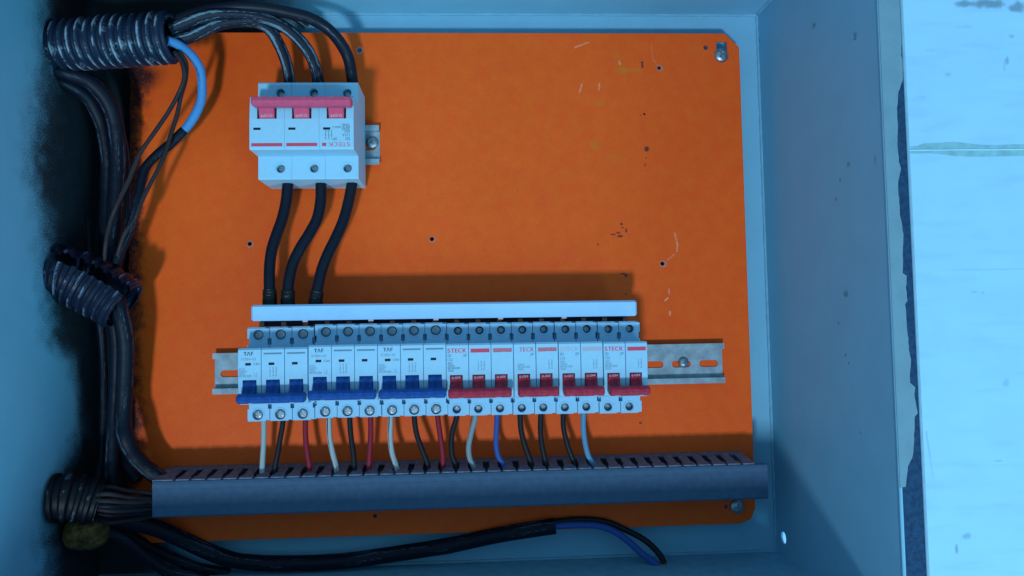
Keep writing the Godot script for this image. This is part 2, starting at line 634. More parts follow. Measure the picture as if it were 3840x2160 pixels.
# ------------------------------------------------------------------ the steel box
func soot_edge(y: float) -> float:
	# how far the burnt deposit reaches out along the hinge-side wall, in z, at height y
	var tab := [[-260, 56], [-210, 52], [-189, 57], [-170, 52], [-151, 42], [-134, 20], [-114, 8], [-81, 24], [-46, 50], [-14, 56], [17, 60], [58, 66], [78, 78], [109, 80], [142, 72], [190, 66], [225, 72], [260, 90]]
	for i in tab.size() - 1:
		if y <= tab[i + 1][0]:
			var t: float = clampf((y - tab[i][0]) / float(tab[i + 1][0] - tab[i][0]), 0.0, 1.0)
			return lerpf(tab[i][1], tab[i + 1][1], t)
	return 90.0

func build_enclosure() -> void:
	var e := thing("electrical_enclosure", "open grey steel electrical box with sooty side and peeling rim", "enclosure", Vector3.ZERO)
	var base := Color(0.195, 0.45, 0.62)
	var xl := -340.0
	var xr := 260.2
	var yt := 253.5
	var yb := -244.8
	var zb := -20.0
	var zf := 190.0
	# back sheet
	var back_t := paint_with_soot(Vector2(600.2, 498.3), 1.6, base, func(u, v):
		var x: float = u - 340.0
		var y: float = v - 244.8
		var k := smoothstep(-228.0, -292.0, x + 26.0 * smoothstep(-160.0, -230.0, y))
		k = maxf(k, smoothstep(-120.0, -215.0, x) * smoothstep(222.0, 238.0, y))
		return k * 1.25)
	part("back_panel", uv_sheet(Vector3(xl, yb, zb), Vector3(xr, yb, zb), Vector3(xr, yt, zb), Vector3(xl, yt, zb), Vector3(0, 0, -1.5)), sheet_mat(back_t, 0.55), e)
	# hinge-side sheet with the burnt deposit
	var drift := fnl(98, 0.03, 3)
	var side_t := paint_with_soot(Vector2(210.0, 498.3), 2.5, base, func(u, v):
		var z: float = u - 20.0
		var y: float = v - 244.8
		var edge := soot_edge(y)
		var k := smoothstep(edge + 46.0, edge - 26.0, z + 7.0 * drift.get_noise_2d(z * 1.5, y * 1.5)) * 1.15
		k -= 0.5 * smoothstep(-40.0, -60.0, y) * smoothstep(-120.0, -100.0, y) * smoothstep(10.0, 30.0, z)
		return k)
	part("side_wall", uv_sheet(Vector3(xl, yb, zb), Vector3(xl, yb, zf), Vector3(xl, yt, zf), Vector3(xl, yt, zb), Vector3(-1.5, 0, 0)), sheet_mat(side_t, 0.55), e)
	# opposite sheet, with a knock-out hole
	var rw := CSGBox3D.new()
	rw.size = Vector3(1.5, yt - yb, zf - zb) * MM
	rw.position = Vector3(xr + 0.75, (yt + yb) * 0.5, (zf + zb) * 0.5) * MM
	var holder := CSGCombiner3D.new()
	holder.add_child(rw)
	cut_cyl(holder, Vector3(xr + 0.75, -228.4, -2.8), 5.4, 12.0, "x", 24)
	var chips := [[164.2, 157.8, 3.0, 3.5], [76.1, 140.7, 2.6, 2.2], [67.4, 127.5, 1.6, 1.8], [71.0, 177.5, 1.2, 4.0], [-17.1, 129.1, 4.0, 3.0], [-38.4, 115.8, 1.4, 1.8], [-62.0, 124.4, 1.6, 1.2], [196.8, 95.5, 3.4, 2.6], [227.3, -16.1, 1.5, 2.0], [54.4, 120.1, 1.6, 2.0], [-67.7, 129.1, 1.2, 1.5], [-115.8, 141.6, 1.0, 2.0]]
	var nick := fnl(97, 0.5, 2)
	var right_t := paint_with_soot(Vector2(210.0, 498.3), 2.5, base, func(u, v):
		var z: float = u - 20.0
		var y: float = v - 244.8
		var k := 0.0
		for c in chips:
			if absf(y - c[0]) < 8.0 and absf(z - c[1]) < 8.0:
				k = maxf(k, 0.48 * smoothstep(1.15, 0.6, Vector2((z - c[1]) / c[2], (y - c[0]) / c[3]).length() + 0.4 * nick.get_noise_2d(z, y)))
		return k)
	part("side_wall", bake(holder, Vector2(-20.0, -244.8), Vector2(210.0, 498.3), true), sheet_mat(right_t, 0.55), e)
	var top_t := paint_with_soot(Vector2(600.2, 210.0), 1.5, base, func(u, _v):
		var x: float = u - 340.0
		return 1.2 * smoothstep(-150.0, -235.0, x))
	part("top_wall", uv_sheet(Vector3(xl, yt, zf), Vector3(xr, yt, zf), Vector3(xr, yt, zb), Vector3(xl, yt, zb), Vector3(0, 1.5, 0)), sheet_mat(top_t, 0.55), e)
	part("bottom_wall", box_mesh(Vector3((xl + xr) * 0.5, yb - 0.75, (zf + zb) * 0.5), Vector3(xr - xl + 3.0, 1.5, zf - zb), 0.0), mats.paint, e)
	# welded corners
	var wob := fnl(95, 0.08, 2)
	var weld := func(a: Vector3, b: Vector3, sd: float) -> ArrayMesh:
		var pts := []
		for i in 13:
			pts.append(a.lerp(b, i / 12.0))
		return tube(pts, func(s): return 1.5 + 0.5 * wob.get_noise_1d(s * 1.5 + sd), 8, 3.0).commit()
	part("weld_seam", weld.call(Vector3(xr - 0.3, yb, zb + 0.3), Vector3(xr - 0.3, yt, zb + 0.3), 0.0), mats.paint, e)
	part("weld_seam", weld.call(Vector3(-180, yt - 0.3, zb + 0.3), Vector3(xr, yt - 0.3, zb + 0.3), 90.0), mats.paint, e)
	part("weld_seam", weld.call(Vector3(-200, yb + 0.3, zb + 0.3), Vector3(xr, yb + 0.3, zb + 0.3), 200.0), mats.paint, e)
	part("weld_seam", weld.call(Vector3(xr - 0.3, yt - 0.3, zb), Vector3(xr - 0.3, yt - 0.3, zf), 300.0), mats.paint, e)
	# rim: dark gasket residue on the flange, what is left of its pale skin on top, and a raised outer lip
	part("rim_flange", box_mesh(Vector3(xr + 8.6, (yt + yb) * 0.5, zf - 0.8), Vector3(14.2, yt - yb + 30.0, 1.6), 0.2), mats.gasket, e)
	part("rim_flange", box_mesh(Vector3(xl - 8.6, (yt + yb) * 0.5, zf - 0.8), Vector3(14.2, yt - yb + 30.0, 1.6), 0.2), mats.paint, e)
	part("rim_flange", box_mesh(Vector3((xl + xr) * 0.5, yt + 9.1, zf - 0.8), Vector3(xr - xl + 2.4, 15.0, 1.6), 0.2), mats.paint, e)
	part("rim_flange", box_mesh(Vector3((xl + xr) * 0.5, yb - 9.1, zf - 0.8), Vector3(xr - xl + 2.4, 15.0, 1.6), 0.2), mats.paint, e)
	part("rim_lip", box_mesh(Vector3(xr + 15.9, (yt + yb) * 0.5, zf - 2.0), Vector3(1.9, yt - yb + 30.0, 5.4), 0.4), mats.lip, e)
	var rag: Array = [Vector2(276.63, 172.32), Vector2(275.30, 154.16), Vector2(273.98, 137.88), Vector2(274.97, 135.71), Vector2(274.58, 128.91), Vector2(274.03, 121.11), Vector2(270.76, 113.28), Vector2(269.27, 100.30), Vector2(269.44, 91.71), Vector2(268.65, 78.69), Vector2(269.00, 66.76), Vector2(270.53, 61.95), Vector2(267.67, 53.81), Vector2(267.54, 44.42), Vector2(268.25, 31.60), Vector2(269.81, 18.81), Vector2(268.87, 7.92), Vector2(267.98, -6.79), Vector2(270.74, -8.69), Vector2(269.95, -16.44), Vector2(270.26, -25.00), Vector2(268.89, -27.33), Vector2(269.33, -37.00), Vector2(269.97, -57.32), Vector2(271.22, -63.33), Vector2(269.82, -71.67), Vector2(269.87, -78.23), Vector2(273.12, -81.23), Vector2(272.17, -86.03), Vector2(272.66, -90.69), Vector2(273.92, -97.94), Vector2(271.67, -100.20), Vector2(270.63, -114.31), Vector2(269.82, -123.80), Vector2(265.71, -131.94), Vector2(263.68, -144.81), Vector2(261.02, -144.90)]
	var jag := fnl(96, 0.25, 3)
	var poly := PackedVector2Array()
	poly.append(Vector2(260.0, -145.5))
	poly.append(Vector2(260.0, 250.0))
	poly.append(Vector2(274.4, 250.0))
	for i in rag.size() - 1:
		var a: Vector2 = rag[i]
		var b: Vector2 = rag[i + 1]
		var n := maxi(1, int(a.distance_to(b) / 2.5))
		for k in n:
			var q := a.lerp(b, k / float(n))
			q.x = minf(q.x + 0.55 * jag.get_noise_1d(q.y * 2.0), 274.6)
			poly.append(q)
	poly.append(rag[rag.size() - 1])
	var st := begin()
	prism(st, poly, zf - 0.05, zf + 0.75, 0.0, "z")
	part("rim_skin", st.commit(), grain(mat(lin(0.165, 0.29, 0.37), 0.6), mottled(37, 0.02, 0.95, 1.02, 256, 0.03), null, 10.0), e)
	# a fold where the side sheet turns into the rim
	part("rim_fold", tube([Vector3(xr + 0.1, yb, zf - 0.6), Vector3(xr + 0.1, 0, zf - 0.6), Vector3(xr + 0.1, yt, zf - 0.6)], func(_s): return 0.8, 10, 60.0).commit(), mats.paint, e)

# ------------------------------------------------------------------ the orange plate
func screw_mesh(r: float, dome: float, cross: float, wide: float) -> ArrayMesh:
	var key := "screw%s_%s_%s" % [r, dome, cross]
	if cache.has(key):
		return cache[key]
	var c := CSGCombiner3D.new()
	c.add_child(csg_mesh(lathe([Vector2(0, -2.0), Vector2(r, -2.0), Vector2(r, 0.2), Vector2(r * 0.9, dome * 0.45), Vector2(r * 0.6, dome * 0.85), Vector2(r * 0.25, dome), Vector2(0, dome)], 20)))
	cut_box(c, Vector3(0, 0, dome), Vector3(cross * 2.0, wide, dome * 1.6))
	cut_box(c, Vector3(0, 0, dome), Vector3(wide, cross * 2.0, dome * 1.6))
	cache[key] = bake(c)
	return cache[key]

func build_plate() -> void:
	var p := thing("mounting_plate", "orange painted steel mounting plate with drilled holes and scratches", "plate", Vector3.ZERO)
	var c := CSGCombiner3D.new()
	var x0 := -308.8
	var x1 := 234.6
	var y0 := -214.0
	var y1 := 227.8
	var ch := 13.0
	var m := prism_mesh([Vector2(x0 + ch, y0), Vector2(x1 - ch, y0), Vector2(x1 - 4, y0 + 4), Vector2(x1, y0 + ch), Vector2(x1, y1 - ch), Vector2(x1 - ch, y1), Vector2(x0 + ch, y1), Vector2(x0, y1 - ch), Vector2(x0, y0 + ch)], -2.0, 0.0, 0.25, "z")
	c.add_child(csg_mesh(m))
	for h in [[-109.7, 211.9, 2.2], [203.4, 214.6, 2.2], [159.9, 195.8, 1.8], [145.2, 153.4, 1.1], [157.7, 17.4, 1.9], [-205.9, 39.9, 1.9], [-47.6, 42.1, 1.9], [-99.6, -197.3, 1.8], [208.0, -199.0, 1.8], [144.3, 106.0, 0.6]]:
		cut_cyl(c, Vector3(h[0], h[1], -1), h[2], 8.0, "z", 16)
	cut_box(c, Vector3(218.2, 214.0, -1), Vector3(10.0, 12.0, 8.0))
	cut_cyl(c, Vector3(218.0, 207.0, -1), 6.2, 8.0, "z", 24)
	cut_cyl(c, Vector3(218.0, -199.0, -1), 6.2, 8.0, "z", 24)
	var mesh := bake(c, Vector2(x0, y0), Vector2(x1 - x0, y1 - y0))
	# paint: grain, scratches down to primer, yellow glue stains, dark chips, burnt deposit along the sooty side
	var size := Vector2(x1 - x0, y1 - y0)
	var px := 2.0
	var img := Image.create_empty(int(size.x * px), int(size.y * px), false, Image.FORMAT_RGB8)
	var big := fnl(101, 0.008, 4)
	var mid := fnl(102, 0.06, 3)
	var speck := fnl(103, 0.4, 2)
	var rng := RandomNumberGenerator.new()
	rng.seed = 5
	var soot_spots := [[-299, 188, 17, 11, 0.85]]
	var stains := [[120.2, 207.2, 5, 4, 0.55], [125.5, 194.3, 6, 4, 0.8], [135, 194, 9, 2.5, 0.7], [123, 200, 2, 5, 0.5], [104, 163.6, 6, 4.5, 0.55], [98.6, 126.4, 6, 6, 0.6], [118, 113, 12, 8, 0.3]]
	var chips := [[144, 198.5, 1.1, 3.0], [143.6, 201, 1.4, 1.2], [121.2, 53.9, 1.4, 1.2], [125.2, 47.9, 1.0, 2.2], [122, 50.5, 1.2, 0.7], [113, 44.6, 2.6, 0.7], [118, 46, 2.2, 0.8], [119.9, 43, 3.0, 1.2], [99.4, 35.8, 0.5, 1.4], [121.5, 9.2, 2.6, 0.8], [124, 7.6, 1.6, 1.6], [145.8, 121.6, 2.4, 2.6], [144.4, 108, 0.8, 0.7], [145, 113.5, 0.6, 0.8], [141.5, 152.6, 0.7, 0.6], [123.6, -9.0, 1.2, 0.7], [133.3, -123, 1.4, 1.0]]
	var lines := [[82.7, 214.8, 95, 219.4, 0.5], [86.0, 173.5, 88.4, 181.0, 0.55], [103.8, 175.5, 104.2, 181.5, 0.5], [153, 218, 153.6, 205, 0.14], [153.6, 205, 158, 197.5, 0.16], [169, 45, 171.2, 35, 0.55], [171.2, 35, 170.5, 28.9, 0.6], [168, 26, 162, 21, 0.35], [162.2, -5.0, 162.5, -10.0, 0.5], [161.2, -13, 158.6, -15.2, 0.9], [162.5, -25, 162.6, -29, 0.8], [123, 202, 123.6, 199, 0.6]]
	for j in img.get_height():
		for i in img.get_width():
			var x := x0 + i / px
			var y := y1 - j / px
			var tone := 1.0 + 0.05 * big.get_noise_2d(x, y) + 0.02 * mid.get_noise_2d(x, y) + rng.randf_range(-0.08, 0.08)
			var col := Color(0.87 * tone, (0.104 + 0.015 * mid.get_noise_2d(x + 900.0, y)) * tone, 0.012 * tone)
			img.set_pixel(i, j, col)
	var touch := func(cx: float, cy: float, rx: float, ry: float, f: Callable) -> void:
		for j in range(maxi(0, int((y1 - cy - ry) * px)), mini(img.get_height(), int((y1 - cy + ry) * px) + 1)):
			for i in range(maxi(0, int((cx - rx - x0) * px)), mini(img.get_width(), int((cx + rx - x0) * px) + 1)):
				f.call(i, j, x0 + i / px, y1 - j / px)
	for s in stains:
		touch.call(s[0], s[1], s[2] * 1.4, s[3] * 1.4, func(i, j, x, y):
			var d := Vector2((x - s[0]) / s[2], (y - s[1]) / s[3]).length() + 0.35 * mid.get_noise_2d(x * 2.0, y * 2.0)
			var k: float = 0.5 * s[4] * smoothstep(1.2, 0.3, d)
			img.set_pixel(i, j, img.get_pixel(i, j).lerp(Color(0.55, 0.22, 0.02), k)))
	for l in lines:
		var a := Vector2(l[0], l[1])
		var b := Vector2(l[2], l[3])
		var mc := (a + b) * 0.5
		touch.call(mc.x, mc.y, absf(a.x - b.x) * 0.5 + 2.0, absf(a.y - b.y) * 0.5 + 2.0, func(i, j, x, y):
			var d := Vector2(x, y).distance_to(Geometry2D.get_closest_point_to_segment(Vector2(x, y), a, b))
			var k: float = l[4] * smoothstep(0.9, 0.15, d + 0.5 * speck.get_noise_2d(x, y))
			img.set_pixel(i, j, img.get_pixel(i, j).lerp(Color(0.80, 0.42, 0.30), k)))
	for s in chips:
		touch.call(s[0], s[1], s[2] * 1.5, s[3] * 1.5, func(i, j, x, y):
			var d := Vector2((x - s[0]) / s[2], (y - s[1]) / s[3]).length() + 0.4 * speck.get_noise_2d(x * 1.5, y * 1.5)
			img.set_pixel(i, j, img.get_pixel(i, j).lerp(Color(0.17, 0.035, 0.03), smoothstep(1.1, 0.7, d))))
	for h in [[159.9, 195.8, 2.6], [157.7, 17.4, 3.0], [-205.9, 39.9, 2.8], [-109.7, 211.9, 3.2], [-47.6, 42.1, 2.6]]:   # paint rubbed off round the drilled holes
		touch.call(h[0], h[1], 5.0, 5.0, func(i, j, x, y):
			var d := Vector2(x - h[0], y - h[1]).length() + 0.8 * speck.get_noise_2d(x, y)
			img.set_pixel(i, j, img.get_pixel(i, j).lerp(Color(0.34, 0.24, 0.24), 0.7 * smoothstep(h[2] + 0.5, h[2] - 0.5, d))))
	for s in soot_spots:
		touch.call(s[0], s[1], s[2] * 1.7, s[3] * 1.7, func(i, j, x, y):
			var d := Vector2((x - s[0]) / s[2], (y - s[1]) / s[3]).length()
			var k: float = s[4] * smoothstep(1.65, 0.1, d + 0.25 * mid.get_noise_2d(x * 0.4, y * 0.4))
			var g: float = k * (1.0 + 0.35 * mid.get_noise_2d(x * 0.5, y * 0.5) + 0.3 * speck.get_noise_2d(x, y))
			img.set_pixel(i, j, img.get_pixel(i, j).lerp(Color(0.010, 0.010, 0.013), 0.95 * clampf(g, 0.0, 1.0))))
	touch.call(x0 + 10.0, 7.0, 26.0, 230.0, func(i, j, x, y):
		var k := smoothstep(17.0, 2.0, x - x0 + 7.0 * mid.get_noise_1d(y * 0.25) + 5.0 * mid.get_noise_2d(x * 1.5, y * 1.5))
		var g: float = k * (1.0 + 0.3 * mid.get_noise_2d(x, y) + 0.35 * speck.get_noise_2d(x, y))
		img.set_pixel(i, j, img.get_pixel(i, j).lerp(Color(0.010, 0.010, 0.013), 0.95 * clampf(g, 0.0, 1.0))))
	for j in img.get_height():
		for i in img.get_width():
			img.set_pixel(i, j, img.get_pixel(i, j).linear_to_srgb())
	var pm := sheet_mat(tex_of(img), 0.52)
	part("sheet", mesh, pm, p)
	var a1 := part("mounting_screw", screw_mesh(6.3, 2.2, 3.0, 1.3), mats.steel, p, Vector3(217.4, 207.4, 0.8))
	a1.rotation.z = 0.95
	part("mounting_screw", screw_mesh(6.3, 2.2, 3.0, 1.3), mats.steel, p, Vector3(218.0, -199.0, 0.8))
	# bolt stub standing behind the keyhole slot
	part("stud", lathe([Vector2(0, -19.9), Vector2(3.0, -19.9), Vector2(3.0, -1.5), Vector2(0, -1.5)], 12), mats.steel, p, Vector3(217.4, 207.4, 0))
	part("stud", lathe([Vector2(0, -19.9), Vector2(3.0, -19.9), Vector2(3.0, -1.5), Vector2(0, -1.5)], 12), mats.steel, p, Vector3(218.0, -199.0, 0))
	for q in [Vector3(-296, 212, 0), Vector3(-296, -199, 0)]:
		part("stud", lathe([Vector2(0, -19.9), Vector2(3.0, -19.9), Vector2(3.0, -2.2), Vector2(0, -2.2)], 12), mats.steel, p, q)

# ------------------------------------------------------------------ rails
func rail_mesh(x0: float, x1: float, slots: Array) -> ArrayMesh:
	var prof := [Vector2(6.5, 17.5), Vector2(7.5, 17.5), Vector2(7.5, 12.6), Vector2(1.15, 12.6), Vector2(1.15, -12.6), Vector2(7.5, -12.6), Vector2(7.5, -17.5), Vector2(6.5, -17.5), Vector2(6.5, -13.6), Vector2(0.1, -13.6), Vector2(0.1, 13.6), Vector2(6.5, 13.6)]
	var c := CSGCombiner3D.new()
	c.add_child(csg_mesh(prism_mesh(prof, x0, x1, 0.0, "x")))
	for s in slots:
		cut_box(c, Vector3(s, -0.4, 1), Vector3(11.0, 6.0, 6.0))
		cut_cyl(c, Vector3(s - 5.5, -0.4, 1), 3.0, 6.0, "z", 18)
		cut_cyl(c, Vector3(s + 5.5, -0.4, 1), 3.0, 6.0, "z", 18)
	return bake(c)

func build_rails() -> void:
	var r := thing("mounting_rail", "long slotted zinc rail carrying the row of seven breakers", "rail", Vector3(0, -72, 0))
	var slots := []
	for k in 18:
		var s := 196.4 - 24.6 * k
		if s > -225:
			slots.append(s)
	part("rail", rail_mesh(-235.0, 208.8, slots), mats.zinc, r)
	var s1 := part("screw", screw_mesh(4.6, 2.2, 2.4, 0.9), mats.steel, r, Vector3(173.5, 0.8, 2.6))
	s1.rotation.z = 0.3
	part("screw", screw_mesh(4.6, 2.2, 2.4, 0.9), mats.steel, r, Vector3(-205.0, 0.0, 2.6))
	var q := thing("mounting_rail", "short zinc rail stub behind the large red lever breaker", "rail", Vector3(0, 124.8, 0))
	part("rail", rail_mesh(-180.0, -92.3, [-104.0, -128.6, -153.2]), mats.zinc, q)
	var s2 := part("screw", screw_mesh(5.4, 2.4, 2.6, 1.0), mats.steel, q, Vector3(-98.9, 3.2, 2.6))
	s2.rotation.z = 0.5

# ------------------------------------------------------------------ slotted wiring duct
func build_duct() -> void:
	var d := thing("wiring_duct", "grey slotted plastic wiring duct with closed lid below the breakers", "wiring duct", Vector3.ZERO)
	var x0 := -272.0
	var x1 := 221.0
	# base channel
	part("base", box_mesh(Vector3((x0 + x1) * 0.5, -167.2, 1.2), Vector3(x1 - x0, 33.0, 2.2), 0.2), mats.duct_base, d)
	part("base_wall", prism_mesh([Vector2(2.2, -152.0), Vector2(2.2, -150.0), Vector2(12.0, -150.5), Vector2(12.0, -152.0)], x0, x1, 0.15, "x"), mats.duct_base, d)
	part("base_wall", prism_mesh([Vector2(2.2, -183.5), Vector2(2.2, -182.0), Vector2(38.5, -181.8), Vector2(38.5, -183.3)], x0, x1, 0.15, "x"), mats.duct_base, d)
	# fingers between the slots
	var pitch := 12.56
	var first := -254.7
	var n := 38
	var edges := [x0]
	for k in n:
		edges.append(first + pitch * k)
	edges.append(x1)
	for k in n + 1:
		var a: float = edges[k]
		var b: float = edges[k + 1]
		var wa := 2.6 if k > 0 else 0.0
		var wb := 2.6 if k < n else 0.0
		var na := 1.1 if k > 0 else 0.0
		var nb := 1.1 if k < n else 0.0
		# outline in (x, z); stands 1.4 mm thick, leaning down towards the lid
		var out := [Vector2(a + wa, 12.0), Vector2(b - wb, 12.0), Vector2(b - wb, 30.5), Vector2(b - nb, 33.0), Vector2(b - nb, 38.6), Vector2(a + na, 38.6), Vector2(a + na, 33.0), Vector2(a + wa, 30.5)]
		var mesh := prism_mesh(out, -152.0, -150.5, 0.2, "y")
		var f := part("finger", lean(mesh, 12.0, -0.145), mats.duct_base, d)
		f.rotation.x = 0.0
	# lid
	var lid := [Vector2(34.0, -155.0), Vector2(38.2, -155.3), Vector2(39.6, -155.9), Vector2(40.4, -158.0), Vector2(40.6, -161.5), Vector2(40.0, -162.3), Vector2(40.0, -182.6), Vector2(39.4, -183.8), Vector2(38.4, -184.3), Vector2(34.0, -184.4), Vector2(34.0, -183.4), Vector2(38.2, -183.2), Vector2(38.7, -182.0), Vector2(38.7, -157.0), Vector2(38.0, -156.4), Vector2(34.0, -156.1)]
	part("lid", prism_mesh(lid, -271.4, 231.4, 0.15, "x"), mats.duct, d)

func lean(m: ArrayMesh, z0: float, k: float) -> ArrayMesh:
	# shear a strip so that it slopes down towards its free end
	var arr := m.surface_get_arrays(0)
	var v: PackedVector3Array = arr[Mesh.ARRAY_VERTEX]
	for i in v.size():
		v[i].y += (v[i].z - z0 * MM) * k
	arr[Mesh.ARRAY_VERTEX] = v
	var o := ArrayMesh.new()
	o.add_surface_from_arrays(Mesh.PRIMITIVE_TRIANGLES, arr)
	return o

# ------------------------------------------------------------------ breakers
func letters(text: String, cap: float, width: float, at: Vector3, m: Material, parent: Node, bold := false, anchor := 0.0) -> MeshInstance3D:
	# printed lettering; at is the middle of the line (anchor 0) or its start (anchor -1); width squeezes it to that many mm
	var key := "t%s_%s_%s" % [text, cap, bold]
	var tm: TextMesh
	if cache.has(key):
		tm = cache[key]
	else:
		tm = TextMesh.new()
		tm.text = text
		tm.font = font_bold if bold else font
		tm.font_size = 24
		tm.pixel_size = cap * MM / (0.714 * 24.0)
		tm.depth = 0.06 * MM
		tm.curve_step = 2.0
		cache[key] = tm
	var o := MeshInstance3D.new()
	o.name = "lettering"
	o.mesh = tm
	o.material_override = m
	parent.add_child(o, true)
	var box := tm.get_aabb()
	var sx := 1.0
	if width > 0.0 and box.size.x > 0.0:
		sx = width * MM / box.size.x
	o.scale = Vector3(sx, 1, 1)
	var w := box.size.x * sx
	var cx := (box.position.x + box.size.x * 0.5) * sx
	o.position = Vector3(at.x * MM - cx - anchor * w * 0.5, at.y * MM - (box.position.y + box.size.y * 0.5), at.z * MM)
	return o

func symbols(n: int, at: Vector3, m: Material, parent: Node) -> void:
	# the little switch diagrams between two rows of terminal numbers
	var st := begin()
	for k in n:
		var x := at.x + (k - (n - 1) * 0.5) * 2.3
		for seg in [[-0.5, 1.6, 0.5, 1.0], [0.5, 1.0, -0.4, 0.2], [-0.4, 0.2, 0.6, -0.5], [0.6, -0.5, -0.3, -1.6]]:
			var a := Vector2(x + seg[0], at.y + seg[1])
			var b := Vector2(x + seg[2], at.y + seg[3])
			var t := (b - a).normalized().orthogonal() * 0.16
			face(st, [Vector3(a.x + t.x, a.y + t.y, at.z + 0.05), Vector3(b.x + t.x, b.y + t.y, at.z + 0.05), Vector3(b.x - t.x, b.y - t.y, at.z + 0.05), Vector3(a.x - t.x, a.y - t.y, at.z + 0.05)], Vector3(0, 0, 1))
	part("diagram", st.commit(), m, parent)
	letters("1 3 5" if n == 3 else "1 3", 1.1, 6.0 if n == 3 else 3.6, at + Vector3(0, 2.9, 0), m, parent)
	letters("2 4 6" if n == 3 else "2 4", 1.1, 6.0 if n == 3 else 3.6, at + Vector3(0, -2.8, 0), m, parent)

func pole_mesh(kind: String) -> ArrayMesh:
	if cache.has("pole" + kind):
		return cache["pole" + kind]
	var w := 17.45
	var t := 38.0
	var b := -37.5
	var off := 0.0
	var well := 4.2
	var win := 5.3
	var depth := 3.2
	var sy := [31.7, -32.1]
	var sx := [0.0, -0.6]
	if kind == "steck":
		w = 17.3
		off = -1.0
		well = 3.4
		win = 5.0
		depth = 7.0
		sx = [0.3, -1.6]
	elif kind == "main":
		w = 26.95
		t = 40.3
		b = -40.3
		well = 3.5
		depth = 6.0
		win = 7.6
		sy = [31.4, -31.3]
		sx = [-4.5, -4.5]
	var nb := -22.0
	var prof := [Vector2(5, b), Vector2(45.8, b), Vector2(47, b + 1.2), Vector2(47, nb), Vector2(67, nb), Vector2(70.2, nb + 1.6), Vector2(71.2, -12), Vector2(72, -2.6), Vector2(72, 20.2), Vector2(70.8, 21.6), Vector2(47, 21.6), Vector2(47, t - 1.2), Vector2(45.8, t), Vector2(5, t)]
	var c := CSGCombiner3D.new()
	c.add_child(csg_mesh(prism_mesh(prof, -w * 0.5, w * 0.5, 0.15 if kind == "main" else 0.3, "x")))
	cut_box(c, Vector3(off, -10.2, 70), Vector3(win * 2.0, 14.6, 17.0))
	for k in 2:
		cut_cyl(c, Vector3(sx[k], sy[k], 47.0), well, depth * 2.0, "z", 22)
	if kind != "main":
		for sd in [-1, 1]:
			cut_box(c, Vector3(sd * w * 0.5, 26.3, 46), Vector3(2.9, 5.2, 8.0))
			cut_box(c, Vector3(sd * w * 0.5, -25.6, 46), Vector3(2.7, 4.0, 8.0))
		cut_box(c, Vector3(w * 0.5 - 1.0, 38.0, 46), Vector3(4.4, 2.4, 12.0))
		cut_box(c, Vector3(w * 0.5 - 1.0, -37.5, 46), Vector3(4.0, 2.0, 12.0))
	cache["pole" + kind] = bake(c)
	return cache["pole" + kind]

func toggle_mesh(kind: String) -> ArrayMesh:
	if cache.has("toggle" + kind):
		return cache["toggle" + kind]
	var hw := {"taf": 5.0, "steck": 4.6, "main": 6.0}[kind] as float
	var off := -1.0 if kind == "steck" else 0.0
	var prof := [Vector2(62.5, -3.2), Vector2(70.6, -3.3), Vector2(72.0, -5.2), Vector2(72.8, -8.0), Vector2(73.2, -10.2), Vector2(74.6, -11.6), Vector2(78.0, -13.4), Vector2(78.0, -17.0), Vector2(72.0, -17.2), Vector2(62.5, -17.2)]
	cache["toggle" + kind] = prism_mesh(prof, off - hw, off + hw, 0.3, "x")
	return cache["toggle" + kind]

func tie_mesh(x0: float, x1: float, kind: String) -> ArrayMesh:
	# the bar that joins the levers; rounded, with two moulded notches below
	var prof := [Vector2(74.5, -13.0), Vector2(80.5, -12.6), Vector2(83.4, -13.4), Vector2(84.6, -15.0), Vector2(84.8, -17.6), Vector2(84.0, -19.4), Vector2(81.5, -20.2), Vector2(75.5, -19.8), Vector2(74.2, -18.0)]
	if kind == "main":
		prof = []
		for v in [Vector2(74.5, -10.4), Vector2(80.5, -9.9), Vector2(83.4, -10.3), Vector2(85.0, -11.6), Vector2(85.4, -13.6), Vector2(84.6, -16.4), Vector2(82.0, -17.4), Vector2(75.5, -17.0), Vector2(74.2, -15.5)]:
			prof.append(v)
	var c := CSGCombiner3D.new()
	c.add_child(csg_mesh(prism_mesh(prof, x0, x1, 1.1, "x")))
	var l := x1 - x0
	for f in [0.2, 0.8]:
		cut_box(c, Vector3(x0 + l * f, prof[6].y + 0.2, 82.6), Vector3(4.0, 1.6, 6.0))
	return bake(c)

